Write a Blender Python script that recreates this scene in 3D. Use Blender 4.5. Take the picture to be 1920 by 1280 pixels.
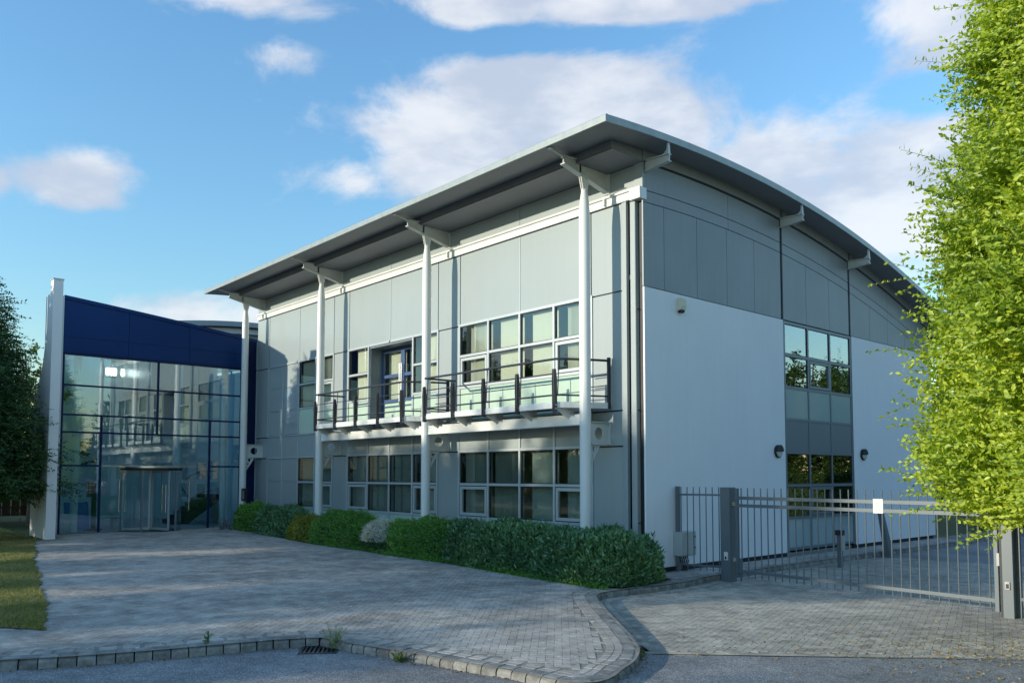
import bpy, bmesh, math, random
import numpy as np
from mathutils import Vector, Matrix

for _o in list(bpy.data.objects):
    bpy.data.objects.remove(_o)
SC = bpy.context.scene
COL = SC.collection
R_ = math.radians

# ------------------------------------------------------------------ camera
CAM = Vector((11.2487, -13.9083, 2.24))
CR = Vector((0.665618, 0.746293, 0.000561))
CU = Vector((0.043492, -0.039540, 0.998271))
CF = Vector((-0.745024, 0.664443, 0.058776))
cd = bpy.data.cameras.new("camera")
cam = bpy.data.objects.new("camera", cd)
COL.objects.link(cam)
cam.matrix_world = Matrix((
    (CR.x, CU.x, -CF.x, CAM.x), (CR.y, CU.y, -CF.y, CAM.y), (CR.z, CU.z, -CF.z, CAM.z), (0, 0, 0, 1)))
cd.sensor_width = 36
cd.lens = 1525.46 / 1920 * 36
cd.shift_y = 161.09 / 1920
cd.clip_end = 3000
SC.camera = cam

# ------------------------------------------------------------------ light
SUN_TRAVEL = Vector((0.35, 1.0, -0.24)).normalized()
SUN_EL = math.asin(-SUN_TRAVEL.z)
SUN_AZ = math.atan2(-SUN_TRAVEL.x, -SUN_TRAVEL.y)      # clockwise from +Y
sd = bpy.data.lights.new("sun", 'SUN')
sd.energy = 2.15
sd.angle = R_(0.6)
sd.color = (1.0, 0.915, 0.74)
sun = bpy.data.objects.new("sun", sd)
COL.objects.link(sun)
sun.rotation_euler = SUN_TRAVEL.to_track_quat('-Z', 'Y').to_euler()
sun.location = (-20, -60, 30)
SC.view_settings.view_transform = 'Standard'
SC.view_settings.look = 'None'
SC.view_settings.gamma = 1
SC.view_settings.use_curve_mapping = False
SC.view_settings.exposure = 1.15
SC.render.film_transparent = False
SC.cycles.max_bounces = 10
SC.cycles.transparent_max_bounces = 24
SC.cycles.glossy_bounces = 5

# ------------------------------------------------------------------ node helpers
class NT:
    def __init__(s, tree):
        s.t = tree; tree.nodes.clear()
    def n(s, typ, **kw):
        nd = s.t.nodes.new(typ)
        for k, v in kw.items():
            setattr(nd, k, v)
        return nd
    def val(s, sock, v):
        if hasattr(v, 'is_output'): s.t.links.new(v, sock)
        elif v is not None: sock.default_value = v
    def math(s, op, a, b=None, c=None, clamp=False):
        nd = s.n('ShaderNodeMath', operation=op, use_clamp=clamp)
        s.val(nd.inputs[0], a)
        if b is not None: s.val(nd.inputs[1], b)
        if c is not None: s.val(nd.inputs[2], c)
        return nd.outputs[0]
    def mix(s, f, a, b, blend='MIX'):
        nd = s.n('ShaderNodeMix', data_type='RGBA', blend_type=blend)
        s.val(nd.inputs[0], f); s.val(nd.inputs[6], a); s.val(nd.inputs[7], b)
        return nd.outputs[2]
    def noise(s, vec, scale, detail=4, rough=.55, dist=0.0, out=0):
        nd = s.n('ShaderNodeTexNoise')
        if vec is not None: s.val(nd.inputs['Vector'], vec)
        nd.inputs['Scale'].default_value = scale; nd.inputs['Detail'].default_value = detail
        nd.inputs['Roughness'].default_value = rough; nd.inputs['Distortion'].default_value = dist
        return nd.outputs[out]
    def smooth(s, v, a, b, lo=0.0, hi=1.0):
        nd = s.n('ShaderNodeMapRange', interpolation_type='SMOOTHSTEP')
        s.val(nd.inputs[0], v); nd.inputs[1].default_value = a; nd.inputs[2].default_value = b
        nd.inputs[3].default_value = lo; nd.inputs[4].default_value = hi
        return nd.outputs[0]
    def scalev(s, vec, sc):
        nd = s.n('ShaderNodeMapping'); s.val(nd.inputs[0], vec); nd.inputs[3].default_value = sc
        return nd.outputs[0]
    def link(s, a, b): s.t.links.new(a, b)

def c4(c): return (c[0], c[1], c[2], 1.0)

# ------------------------------------------------------------------ sky
wd = bpy.data.worlds.new("World"); SC.world = wd; wd.use_nodes = True
w = NT(wd.node_tree)
sky = w.n('ShaderNodeTexSky', sky_type='NISHITA')
sky.sun_disc = False
sky.sun_elevation = SUN_EL
sky.sun_rotation = SUN_AZ
sky.altitude = 50; sky.air_density = 1.7; sky.dust_density = 0.0; sky.ozone_density = 6.0
tc = w.n('ShaderNodeTexCoord')
sep = w.n('ShaderNodeSeparateXYZ'); w.link(tc.outputs['Generated'], sep.inputs[0])
az = w.math('ARCTAN2', sep.outputs[0], sep.outputs[1])
el = w.math('ARCSINE', sep.outputs[2])
CLOUDS = [  # az, el, half-width az, half-width el (degrees), strength
    (-55, 23.6, 8, 3.6, .24), (-47, 25.0, 8, 4.2, .30), (-39, 23.8, 7, 3.6, .32), (-60, 20.2, 3.4, 2.0, .20),
    (-51, 21.5, 9, 3, .26), (-22, 18.4, 8, 4.6, .34), (-29, 19.6, 6, 4.2, .30), (-76.8, 17.9, 3.6, 2.2, .36),
    (-66, 29.7, 6, 1.2, .26), (-63.5, 26.8, 4, 1.6, .20), (-50, 30.5, 4.5, 1.3, .24), (-17, 26.5, 6, 3.6, .30),
    (-68, 10.7, 7, 2.0, .26), (-36, 30.6, 10, 1.3, .28), (-82, 17.2, 2.2, 1.2, .25), (-57, 27.6, 3, 1.4, .16)]
bump = None
for (a, e, wa, we, st) in CLOUDS:
    dx = w.math('DIVIDE', w.math('SUBTRACT', az, R_(a)), R_(wa))
    dy = w.math('DIVIDE', w.math('SUBTRACT', el, R_(e)), R_(we))
    d2 = w.math('ADD', w.math('MULTIPLY', dx, dx), w.math('MULTIPLY', dy, dy))
    g = w.math('MULTIPLY', w.math('POWER', 2.718, w.math('MULTIPLY', d2, -0.8)), st)
    bump = g if bump is None else w.math('MAXIMUM', bump, g)
vs = w.scalev(tc.outputs['Generated'], (1, 1, 1.9))
n1 = w.noise(vs, 5.0, 10, .62, .3)
n2 = w.noise(vs, 2.1, 3, .5)
dens = w.math('ADD', w.math('ADD', w.math('MULTIPLY', n1, .75), w.math('MULTIPLY', n2, .10)), bump)
clear = None
for (a, e, wa, we) in ((-47, 28.6, 13, .9), (-70, 23, 7, 4), (-80, 25, 8, 7), (-72, 14, 9, 2.2), (-31, 26.5, 7, 2.6), (-19.5, 23.2, 3.5, 1.3), (-84, 11, 8, 4)):
    dx = w.math('DIVIDE', w.math('SUBTRACT', az, R_(a)), R_(wa)); dy = w.math('DIVIDE', w.math('SUBTRACT', el, R_(e)), R_(we))
    g = w.math('POWER', 2.718, w.math('MULTIPLY', w.math('ADD', w.math('MULTIPLY', dx, dx), w.math('MULTIPLY', dy, dy)), -0.8))
    clear = g if clear is None else w.math('MAXIMUM', clear, g)
dens = w.math('SUBTRACT', dens, w.math('MULTIPLY', clear, .22))
cov = w.smooth(dens, .42, .60)
cov = w.math('MULTIPLY', cov, w.smooth(sep.outputs[2], -.02, .10))
thick = w.smooth(w.noise(w.scalev(tc.outputs['Generated'], (1, 1, 2.4)), 7.0, 6, .55), .35, .68)
ccol = w.mix(thick, (1.85, 2.05, 2.45, 1), (2.9, 2.95, 3.05, 1))
mixc = w.mix(w.math('MULTIPLY', cov, .86), sky.outputs[0], ccol)
bg = w.n('ShaderNodeBackground'); w.link(mixc, bg.inputs[0]); bg.inputs[1].default_value = 0.145
wo = w.n('ShaderNodeOutputWorld'); w.link(bg.outputs[0], wo.inputs[0])

# ------------------------------------------------------------------ materials
MATS = {}
def new_mat(name):
    m = bpy.data.materials.new(name); m.use_nodes = True
    t = NT(m.node_tree); MATS[name] = m
    out = t.n('ShaderNodeOutputMaterial')
    return m, t, out
def bsdf(t, out, col, rough=.5, metal=0.0, spec=.5, coat=0.0, bump=None, bstr=.2, bdist=.01):
    b = t.n('ShaderNodeBsdfPrincipled')
    t.val(b.inputs['Base Color'], c4(col) if isinstance(col, tuple) else col)
    t.val(b.inputs['Roughness'], rough); t.val(b.inputs['Metallic'], metal)
    b.inputs['Specular IOR Level'].default_value = spec
    b.inputs['Coat Weight'].default_value = coat; b.inputs['Coat Roughness'].default_value = .08
    if bump is not None:
        bn = t.n('ShaderNodeBump'); bn.inputs['Strength'].default_value = bstr; bn.inputs['Distance'].default_value = bdist
        t.link(bump, bn.inputs['Height']); t.link(bn.outputs[0], b.inputs['Normal'])
    t.link(b.outputs[0], out.inputs[0])
    return b
def objco(t):
    return t.n('ShaderNodeNewGeometry').outputs['Position']
def painted(name, col, rough=.4, metal=0.0, vary=.10, wear=.05, scale=.8, streak=True, spec=.5, coat=0.0, bumpy=0.0):
    """paint or coated metal with faint streaks, dirt and panel to panel variation"""
    m, t, out = new_mat(name)
    pos = objco(t)
    big = t.noise(pos, scale, 4, .55)
    stv = t.noise(t.scalev(pos, (7, 7, .35)), 1.0, 4, .6)
    fine = t.noise(pos, 60, 3, .6)
    f = t.math('ADD', t.math('MULTIPLY', big, .6), t.math('MULTIPLY', stv if streak else fine, .4))
    k = t.math('ADD', t.smooth(f, .25, .75, 1 - vary, 1 + vary), 0)
    oi = t.n('ShaderNodeObjectInfo')
    k = t.math('MULTIPLY', k, t.math('ADD', t.math('MULTIPLY', oi.outputs['Random'], wear), 1 - wear / 2))
    colr = mul(t, c4(col), k)
    rr = t.smooth(fine, .2, .8, max(.02, rough - .03), rough + .04)
    bsdf(t, out, colr, rr, metal, spec, coat, fine if bumpy else None, bumpy, .004)
    return m
def mul(t, col, k):
    cmb = t.n('ShaderNodeCombineColor')
    for i in range(3): t.link(k, cmb.inputs[i])
    return t.mix(1.0, col, cmb.outputs[0], 'MULTIPLY')

painted('panel', (.34, .385, .385), .34, .0, .035, .05, spec=.5, coat=.12)
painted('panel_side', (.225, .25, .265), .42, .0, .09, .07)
painted('navy', (.002, .036, .15), .45, .0, .06, .10, spec=.2)
painted('door_blue', (.05, .10, .22), .4)
painted('navy_dark', (.002, .016, .075), .45, spec=.2)
painted('white_steel', (.74, .75, .72), .35, .0, .05, .04, coat=.2)
painted('bracket_paint', (.58, .61, .59), .4, .0, .06, .05)
painted('alu', (.50, .54, .55), .34, .25, .05, .04, streak=False)
painted('frame_grey', (.16, .19, .21), .4, .1, .06, .04, streak=False)
painted('soffit', (.215, .225, .24), .55, .0, .08, .06)
painted('fascia_metal', (.30, .335, .325), .42, .2, .13, .05, scale=3)
painted('wall_white', (.80, .81, .815), .75, .0, .035, .0, scale=.5, spec=.3, bumpy=.08)
painted('plinth', (.02, .024, .035), .7)
painted('black', (.012, .013, .016), .5)
painted('rubber', (.02, .022, .026), .6, vary=.05, streak=False)
painted('rail_dark', (.045, .05, .062), .42, .3, .06, .05, streak=False)
painted('fence_paint', (.125, .15, .165), .42, .15, .08, .05, streak=False)
painted('spandrel', (.50, .64, .52), .16, .0, .05, .05, coat=.6, spec=.6)
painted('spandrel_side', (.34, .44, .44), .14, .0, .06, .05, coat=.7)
painted('spandrel_blue', (.27, .34, .40), .2, .0, .08, .12, coat=.5)
painted('cream', (.66, .63, .50), .75, .0, .04, .03)
painted('blind_shaded', (.24, .28, .25), .75, .0, .04, .03)  # darker copy of the cream slats, ground-floor shade put into the colour
painted('interior', (.20, .20, .19), .8)
painted('hall_wall', (.58, .70, .72), .7, .0, .05)
painted('hall_floor', (.30, .32, .33), .35)
painted('steel', (.62, .63, .63), .22, .9, .04, .02, streak=False)
painted('poster_blue', (.02, .17, .50), .4, .0, .25, scale=5, streak=False)
painted('sign_white', (.62, .62, .58), .5, streak=False)
painted('cabinet', (.42, .44, .42), .5)
painted('timber_brown', (.09, .055, .035), .7, .0, .3)
painted('rear_roof', (.33, .35, .36), .4, .3)
painted('deck_grate', (.06, .06, .065), .6)
painted('wood_grey', (.13, .12, .10), .8)

def glass(name, tint, base, gain, rough=0.0):
    m, t, out = new_mat(name)
    lw = t.n('ShaderNodeLayerWeight'); lw.inputs[0].default_value = .5
    schlick = t.math('ADD', t.math('MULTIPLY', t.math('POWER', lw.outputs['Facing'], 5.0), .96), .04)
    pos = objco(t)
    bn = t.n('ShaderNodeBump'); bn.inputs['Strength'].default_value = .06; bn.inputs['Distance'].default_value = .02
    t.link(t.noise(pos, .9, 2, .5), bn.inputs['Height'])
    f = t.math('ADD', t.math('MULTIPLY', schlick, gain), base, clamp=True)
    tr = t.n('ShaderNodeBsdfTransparent'); tr.inputs[0].default_value = c4(tint)
    gl = t.n('ShaderNodeBsdfGlossy')
    gl.inputs['Color'].default_value = (.93, .96, .96, 1); gl.inputs['Roughness'].default_value = rough
    t.link(bn.outputs[0], gl.inputs['Normal'])
    mx = t.n('ShaderNodeMixShader'); t.link(f, mx.inputs[0]); t.link(tr.outputs[0], mx.inputs[1]); t.link(gl.outputs[0], mx.inputs[2])
    t.link(mx.outputs[0], out.inputs[0])
glass('glass_office', (.92, .955, .935), .035, 1.1)
glass('glass_hall', (.80, .93, .955), .10, 1.5)
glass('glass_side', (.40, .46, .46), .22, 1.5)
glass('glass_door', (.90, .955, .96), .02, .9)

def island_rand(t):
    g = t.n('ShaderNodeNewGeometry'); o = t.n('ShaderNodeObjectInfo')
    return t.math('FRACT', t.math('ADD', g.outputs['Random Per Island'], t.math('MULTIPLY', o.outputs['Random'], 7.31)))
def ramp(t, f, stops):
    r = t.n('ShaderNodeValToRGB'); t.link(f, r.inputs[0])
    e = r.color_ramp.elements
    while len(e) < len(stops): e.new(.5)
    for i, (p, c) in enumerate(stops): e[i].position = p; e[i].color = c4(c)
    return r.outputs[0]
def leafmat(name, stops, trans=.35, rough=.45, patch=.6, spec=.4):
    m, t, out = new_mat(name)
    rnd = island_rand(t)
    big = t.noise(objco(t), patch, 3, .6)
    f = t.math('ADD', t.math('MULTIPLY', rnd, .6), t.math('MULTIPLY', t.smooth(big, .3, .7), .4))
    col = ramp(t, f, stops)
    b = t.n('ShaderNodeBsdfPrincipled'); t.link(col, b.inputs['Base Color']); b.inputs['Roughness'].default_value = rough
    b.inputs['Specular IOR Level'].default_value = spec
    tl = t.n('ShaderNodeBsdfTranslucent')
    t.link(t.mix(1.0, col, (1.5, 1.6, .55, 1), 'MULTIPLY'), tl.inputs[0])
    mx = t.n('ShaderNodeMixShader'); mx.inputs[0].default_value = trans
    t.link(b.outputs[0], mx.inputs[1]); t.link(tl.outputs[0], mx.inputs[2]); t.link(mx.outputs[0], out.inputs[0])
leafmat('leaf_hornbeam', [(0, (0.146, 0.235, 0.022)), (.45, (0.314, 0.403, 0.034)), (1, (0.627, 0.672, 0.078))], .38, .40, spec=.5)
leafmat('leaf_laurel', [(0, (0.046, 0.116, 0.059)), (.55, (0.097, 0.211, 0.089)), (.9, (0.179, 0.324, 0.138)), (1, (0.421, 0.535, 0.227))], .15, .30, spec=.6)
leafmat('leaf_box', [(0, (0.054, 0.149, 0.030)), (.6, (0.119, 0.284, 0.054)), (1, (0.254, 0.446, 0.089))], .25, .4)
leafmat('leaf_yellow', [(0, (.12, .16, .02)), (.6, (.25, .27, .04)), (1, (.38, .36, .07))], .25, .45)
leafmat('leaf_silver', [(0, (0.288, 0.302, 0.274)), (.6, (0.547, 0.547, 0.518)), (1, (0.792, 0.763, 0.749))], .2, .6)
leafmat('leaf_dark', [(0, (0.017, 0.058, 0.025)), (.6, (0.046, 0.114, 0.038)), (1, (0.125, 0.208, 0.042))], .25, .45)
leafmat('leaf_mid', [(0, (0.024, 0.060, 0.012)), (.6, (0.060, 0.108, 0.018)), (1, (0.120, 0.168, 0.030))], .35, .45)
leafmat('weed_green', [(0, (.06, .11, .03)), (1, (.17, .24, .07))], .3, .5)
leafmat('weed_pale', [(0, (.18, .23, .12)), (1, (.36, .40, .26))], .3, .6)
leafmat('grass_mat', [(0, (.07, .11, .02)), (.5, (.20, .20, .05)), (1, (.36, .31, .12))], .3, .6, patch=1.1)
leafmat('litter', [(0, (.10, .06, .02)), (.5, (.26, .18, .07)), (1, (.42, .34, .16))], .2, .7)
painted('bark', (.12, .10, .08), .9, .0, .35, scale=6, bumpy=.6)
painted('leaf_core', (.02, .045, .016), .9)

def ground_mats():
    # asphalt
    m, t, out = new_mat('asphalt')
    pos = objco(t)
    v = t.n('ShaderNodeTexVoronoi'); v.inputs['Scale'].default_value = 95; t.link(pos, v.inputs['Vector'])
    sepc = t.n('ShaderNodeSeparateColor'); t.link(v.outputs['Color'], sepc.inputs[0])
    agg = t.math('POWER', sepc.outputs[0], 2.2)
    col = t.mix(agg, (.15, .148, .145, 1), (.50, .49, .47, 1))
    big = t.noise(pos, .55, 5, .6); med = t.noise(pos, 4, 5, .6)
    col = mul(t, col, t.smooth(t.math('ADD', t.math('MULTIPLY', big, .6), t.math('MULTIPLY', med, .4)), .3, .7, .62, 1.25))
    bsdf(t, out, col, .85, 0, .4, 0, agg, .35, .006)
    # pavers: gritty concrete with lichen specks and dark mottling
    for nm, base, hi in (('paver_terrace', (.40, .365, .315), (.48, .44, .385)), ('paver_drive', (.38, .345, .285), (.48, .435, .36)), ('paver_bed', (.29, .265, .225), (.33, .305, .26))):
        m, t, out = new_mat(nm)
        pos = objco(t); rnd = island_rand(t)
        col = t.mix(rnd, c4(base), c4(hi))
        big = t.noise(pos, .35, 5, .62); med = t.noise(pos, 2.6, 5, .6)
        col = mul(t, col, t.smooth(t.math('ADD', t.math('MULTIPLY', big, .45), t.math('MULTIPLY', med, .55)), .3, .7, .56, 1.28))
        for sc1, lo, hi_, amt, cc in ((7, .10, .26, .8, (.80, .79, .73, 1)), (14, .10, .30, .8, (.74, .73, .68, 1)), (9, .12, .36, .6, (.13, .125, .11, 1)), (3.2, .10, .45, .4, (.17, .16, .14, 1))):
            v = t.n('ShaderNodeTexVoronoi'); v.inputs['Scale'].default_value = sc1; t.link(t.scalev(pos, (1, 1, .3)), v.inputs['Vector'])
            sp = t.smooth(v.outputs['Distance'], lo, hi_, 1, 0)
            sc_ = t.n('ShaderNodeSeparateColor'); t.link(v.outputs['Color'], sc_.inputs[0])
            sp = t.math('MULTIPLY', sp, t.smooth(sc_.outputs[0], .60, .90))
            sp = t.math('MULTIPLY', sp, t.smooth(t.noise(pos, .7 + sc1 * .01, 4), .36, .62))
            col = t.mix(t.math('MULTIPLY', sp, amt), col, cc)
        fine = t.noise(pos, 110, 3, .7)
        col = mul(t, col, t.smooth(fine, .25, .75, .66, 1.30))
        bsdf(t, out, col, .9, 0, .15, 0, fine, .35, .004)
    m, t, out = new_mat('paver_far')
    pos = objco(t)
    br = t.n('ShaderNodeTexBrick'); t.link(t.scalev(pos, (1, 1, 1)), br.inputs['Vector'])
    br.inputs['Scale'].default_value = 5.0; br.inputs['Mortar Size'].default_value = .012
    br.inputs['Color1'].default_value = (.24, .235, .225, 1); br.inputs['Color2'].default_value = (.30, .29, .275, 1); br.inputs['Mortar'].default_value = (.05, .05, .045, 1)
    big = t.noise(pos, .4, 5, .6)
    bsdf(t, out, mul(t, br.outputs[0], t.smooth(big, .3, .7, .7, 1.25)), .85)
    m, t, out = new_mat('kerb')
    pos = objco(t); rnd = island_rand(t)
    col = t.mix(rnd, (.20, .195, .18, 1), (.31, .30, .27, 1))
    col = mul(t, col, t.smooth(t.noise(pos, 6, 5, .65), .28, .72, .6, 1.35))
    v = t.n('ShaderNodeTexVoronoi'); v.inputs['Scale'].default_value = 16; t.link(pos, v.inputs['Vector'])
    col = t.mix(t.math('MULTIPLY', t.smooth(v.outputs['Distance'], .12, .26, 1, 0), .45), col, (.36, .36, .33, 1))
    bsdf(t, out, col, .85, 0, .35, 0, t.noise(pos, 90, 4, .7), .4, .004)
    m, t, out = new_mat('soil')
    pos = objco(t)
    bsdf(t, out, mul(t, (.055, .042, .03, 1), t.smooth(t.noise(pos, 25, 5, .7), .3, .7, .4, 1.6)), .95, 0, .2, 0, t.noise(pos, 40, 4), .6, .02)
    m, t, out = new_mat('lawn')
    pos = objco(t)
    f = t.math('ADD', t.math('MULTIPLY', t.noise(pos, .9, 5, .6), .7), t.math('MULTIPLY', t.noise(pos, 14, 4, .7), .3))
    col = ramp(t, f, [(.30, (.07, .11, .02)), (.45, (.17, .17, .045)), (.6, (.30, .25, .10)), (.75, (.22, .17, .08))])
    bsdf(t, out, mul(t, col, t.smooth(t.noise(pos, 120, 3), .3, .7, .55, 1.4)), .95, 0, .2, 0, t.noise(pos, 60, 4), .7, .02)
    m, t, out = new_mat('far_ground')
    pos = objco(t)
    col = ramp(t, t.noise(pos, .12, 5, .6), [(.35, (.05, .08, .02)), (.6, (.12, .12, .04))])
    bsdf(t, out, col, .95)
ground_mats()
def lampmat(name, col, st):
    m, t, out = new_mat(name)
    e = t.n('ShaderNodeEmission'); e.inputs[0].default_value = c4(col); e.inputs[1].default_value = st
    t.link(e.outputs[0], out.inputs[0])
lampmat('lamp_lit', (1, .96, .88), 7.0)

# ------------------------------------------------------------------ mesh helpers
WO = {}
def worig(o): return WO.get(o.name, Vector((0, 0, 0))) if o is not None else Vector((0, 0, 0))
def prop(o, label=None, cat=None, group=None, kind=None):
    if label: o['label'] = label
    if cat: o['category'] = cat
    if group: o['group'] = group
    if kind: o['kind'] = kind
    return o
def thing(name, loc, label, cat, group=None):
    o = bpy.data.objects.new(name, None); COL.objects.link(o)
    o.empty_display_size = .3
    o.location = loc; WO[o.name] = Vector(loc)
    return prop(o, label, cat, group)
def place(o, world, parent):
    COL.objects.link(o)
    if parent is not None:
        o.parent = parent; o.location = Vector(world) - worig(parent)
    else:
        o.location = world
    WO[o.name] = Vector(world)
    return o
class MB:
    def __init__(s): s.v = []; s.f = []
    def add(s, vs, fs):
        k = len(s.v); s.v += [tuple(p) for p in vs]; s.f += [tuple(i + k for i in f) for f in fs]; return s
    def box(s, x0, x1, y0, y1, z0, z1):
        return s.hexa([(x0, y0, z0), (x1, y0, z0), (x1, y1, z0), (x0, y1, z0), (x0, y0, z1), (x1, y0, z1), (x1, y1, z1), (x0, y1, z1)])
    def hexa(s, p):
        return s.add(p, [(0, 3, 2, 1), (4, 5, 6, 7), (0, 1, 5, 4), (1, 2, 6, 5), (2, 3, 7, 6), (3, 0, 4, 7)])
    def prism(s, pts, ax, a, b):
        def P(q, t):
            return {'x': (t, q[0], q[1]), 'y': (q[0], t, q[1]), 'z': (q[0], q[1], t)}[ax]
        n = len(pts)
        return s.add([P(q, a) for q in pts] + [P(q, b) for q in pts],
                     [tuple(range(n)), tuple(range(2 * n - 1, n - 1, -1))] + [(i, (i + 1) % n, n + (i + 1) % n, n + i) for i in range(n)])
    def holed(s, rect, cen, r, ax, a, b, n=24, inner=None):
        """plate (polygon rect) with one round hole, thickness along ax"""
        def P(q, t):
            return {'x': (t, q[0], q[1]), 'y': (q[0], t, q[1])}[ax]
        cir, out = [], []
        for i in range(n):
            th = 2 * math.pi * i / n; d = (math.cos(th), math.sin(th)); best = 1e9
            m = len(rect)
            for j in range(m):
                p, q = rect[j], rect[(j + 1) % m]
                ex, ey = q[0] - p[0], q[1] - p[1]
                den = d[0] * ey - d[1] * ex
                if abs(den) < 1e-9: continue
                tt = ((p[0] - cen[0]) * ey - (p[1] - cen[1]) * ex) / den
                uu = ((p[0] - cen[0]) * d[1] - (p[1] - cen[1]) * d[0]) / den
                if tt > 0 and -1e-6 <= uu <= 1 + 1e-6: best = min(best, tt)
            cir.append((cen[0] + d[0] * r, cen[1] + d[1] * r)); out.append((cen[0] + d[0] * best, cen[1] + d[1] * best))
        # snap nearest outline points to the corners
        for c in rect:
            j = min(range(n), key=lambda i: (out[i][0] - c[0]) ** 2 + (out[i][1] - c[1]) ** 2); out[j] = c
        vs = [P(q, a) for q in cir] + [P(q, a) for q in out] + [P(q, b) for q in cir] + [P(q, b) for q in out]
        fs = []
        for i in range(n):
            j = (i + 1) % n
            fs += [(i, j, n + j, n + i), (2 * n + i, 3 * n + i, 3 * n + j, 2 * n + j), (i, 2 * n + i, 2 * n + j, j), (n + i, n + j, 3 * n + j, 3 * n + i)]
        return s.add(vs, fs)
    def tube(s, path, r, n=8, cap=True):
        path = [Vector(p) for p in path]; m = len(path)
        rs = r if isinstance(r, (list, tuple)) else [r] * m
        k = len(s.v); prev = None
        for i, p in enumerate(path):
            t = (path[min(i + 1, m - 1)] - path[max(i - 1, 0)]).normalized()
            if prev is None:
                u = t.orthogonal().normalized()
            else:
                u = (prev - t * prev.dot(t)).normalized()
            prev = u; b = t.cross(u)
            for j in range(n):
                a = 2 * math.pi * j / n
                s.v.append(tuple(p + (u * math.cos(a) + b * math.sin(a)) * rs[i]))
        for i in range(m - 1):
            for j in range(n):
                a = k + i * n + j; b2 = k + i * n + (j + 1) % n
                s.f.append((a, b2, b2 + n, a + n))
        if cap:
            s.f.append(tuple(k + j for j in range(n - 1, -1, -1))); s.f.append(tuple(k + (m - 1) * n + j for j in range(n)))
        return s
    def build(s, name, mat, parent=None, smooth=False, bevel=0.0, recalc=True):
        a = np.array(s.v, float); lo, hi = a.min(0), a.max(0)
        c = Vector(((lo[0] + hi[0]) / 2, (lo[1] + hi[1]) / 2, lo[2]))
        me = bpy.data.meshes.new(name)
        me.from_pydata([tuple(q) for q in (a - np.array(c))], [], s.f)
        if recalc or bevel:
            bm = bmesh.new(); bm.from_mesh(me)
            if recalc: bmesh.ops.recalc_face_normals(bm, faces=bm.faces)
            if bevel: bmesh.ops.bevel(bm, geom=bm.edges[:], offset=bevel, segments=1, affect='EDGES', profile=.5)
            bm.to_mesh(me); bm.free()
        if smooth:
            me.polygons.foreach_set('use_smooth', [True] * len(me.polygons))
            me.set_sharp_from_angle(angle=R_(40))
        me.materials.append(MATS[mat])
        o = bpy.data.objects.new(name, me)
        return place(o, c, parent)
def box(name, mat, parent, x0, x1, y0, y1, z0, z1, bevel=0.0):
    return MB().box(x0, x1, y0, y1, z0, z1).build(name, mat, parent, bevel=bevel)
def clone(o, world, parent, rotz=None):
    c = o.copy(); c.parent = None
    place(c, world, parent)
    if rotz is not None: c.rotation_euler = (0, 0, rotz)
    return c
def arc(y, off): return off - (y - 2.2) ** 2 / 88.0
def G(x): return .12 - .007 * x

# ================================================================== OFFICE BUILDING
X_L, D_ = -19.62, 15.52
OB = thing('office_building', (-9.8, 7.7, .1), 'two-storey grey panelled office block with curved overhanging roof and white columns', 'building')
JT = .007     # half joint
def fpanel(x0, x1, z0, z1, mat='panel', y=0.0, name='cladding_panel'):
    return box(name, mat, OB, x0 + JT, x1 - JT, y, y + .03, z0 + JT, z1 - JT)
# solid backing and floors behind the skin
BAYS = [(-6.53, -1.55), (-12.53, -7.54), (-18.56, -13.53)]
NARROW = [(-1.55, -.62), (-7.54, -6.53), (-13.53, -12.53), (X_L, -18.56)]
for (a, b) in NARROW:
    box('backing_pier', 'black', OB, a - .02, b + .02, .035, .30, .1, 8.4)
box('roof_deck', 'interior', OB, X_L + .1, -.1, .05, D_ - .1, 6.62, 6.72)
box('floor_slab', 'interior', OB, X_L + .1, -.1, .12, D_ - .1, 3.22, 3.62)
box('floor_slab', 'hall_floor', OB, X_L + .1, -.1, .12, D_ - .1, .08, .20)
box('back_wall', 'interior', OB, X_L, 0, D_ - .12, D_ - .02, .1, 7.3)
box('partition_wall', 'interior', OB, X_L + .12, -.6, 4.2, 4.3, .2, 6.62)
box('end_wall', 'panel_side', OB, X_L - .02, X_L + .10, .04, D_ - .13, .1, 7.2)

# --- front: upper panels, headers, sills
for (a, b) in NARROW:
    fpanel(a, b, 6.40, 8.38); fpanel(a, b, 3.70, 6.38); fpanel(a, b, 2.90, 3.68); fpanel(a, b, .16, 2.88)
for bi, (a, b) in enumerate(BAYS):
    mid = (a + b) / 2; st = (b - a) / 4
    box('backing_pier', 'black', OB, a, b, .035, .10, 6.44, 8.4)
    box('backing_pier', 'black', OB, a, b, .035, .30, 2.92, 3.70)
    fpanel(a + .02, mid, 6.43, 8.38); fpanel(mid, b - .02, 6.43, 8.38)
    for m in range(4):
        fpanel(a + m * st, a + (m + 1) * st, 2.93, 3.70)
# white beam and ledges along the wall head, frieze above
fb = MB().prism([(.02, 8.40), (-.05, 8.40), (-.05, 8.575), (-.10, 8.58), (-.10, 8.625), (.02, 8.625)], 'x', X_L, -.22).build('eaves_beam', 'white_steel', OB)
for (a, b) in NARROW:
    c = (a + b) / 2 + .02
    box('beam_splice', 'white_steel', fb, c - .02, c + .02, -.115, -.052, 8.42, 8.572)
XF = [X_L, -16.1, -13.05, -10.03, -7.05, -4.05, -1.05, -.24]
for i in range(len(XF) - 1):
    fpanel(XF[i], XF[i + 1], 8.63, 9.17, 'soffit' if False else 'panel', .0, 'frieze_panel')
box('backing_pier', 'black', OB, X_L, -.1, .035, .2, 8.36, 9.3)
box('beam_end', 'white_steel', OB, -.28, .02, -.14, .10, 8.34, 8.60)
box('corner_panel', 'panel', OB, -.235, .0, -.02, .06, 8.61, 9.17)
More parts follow.
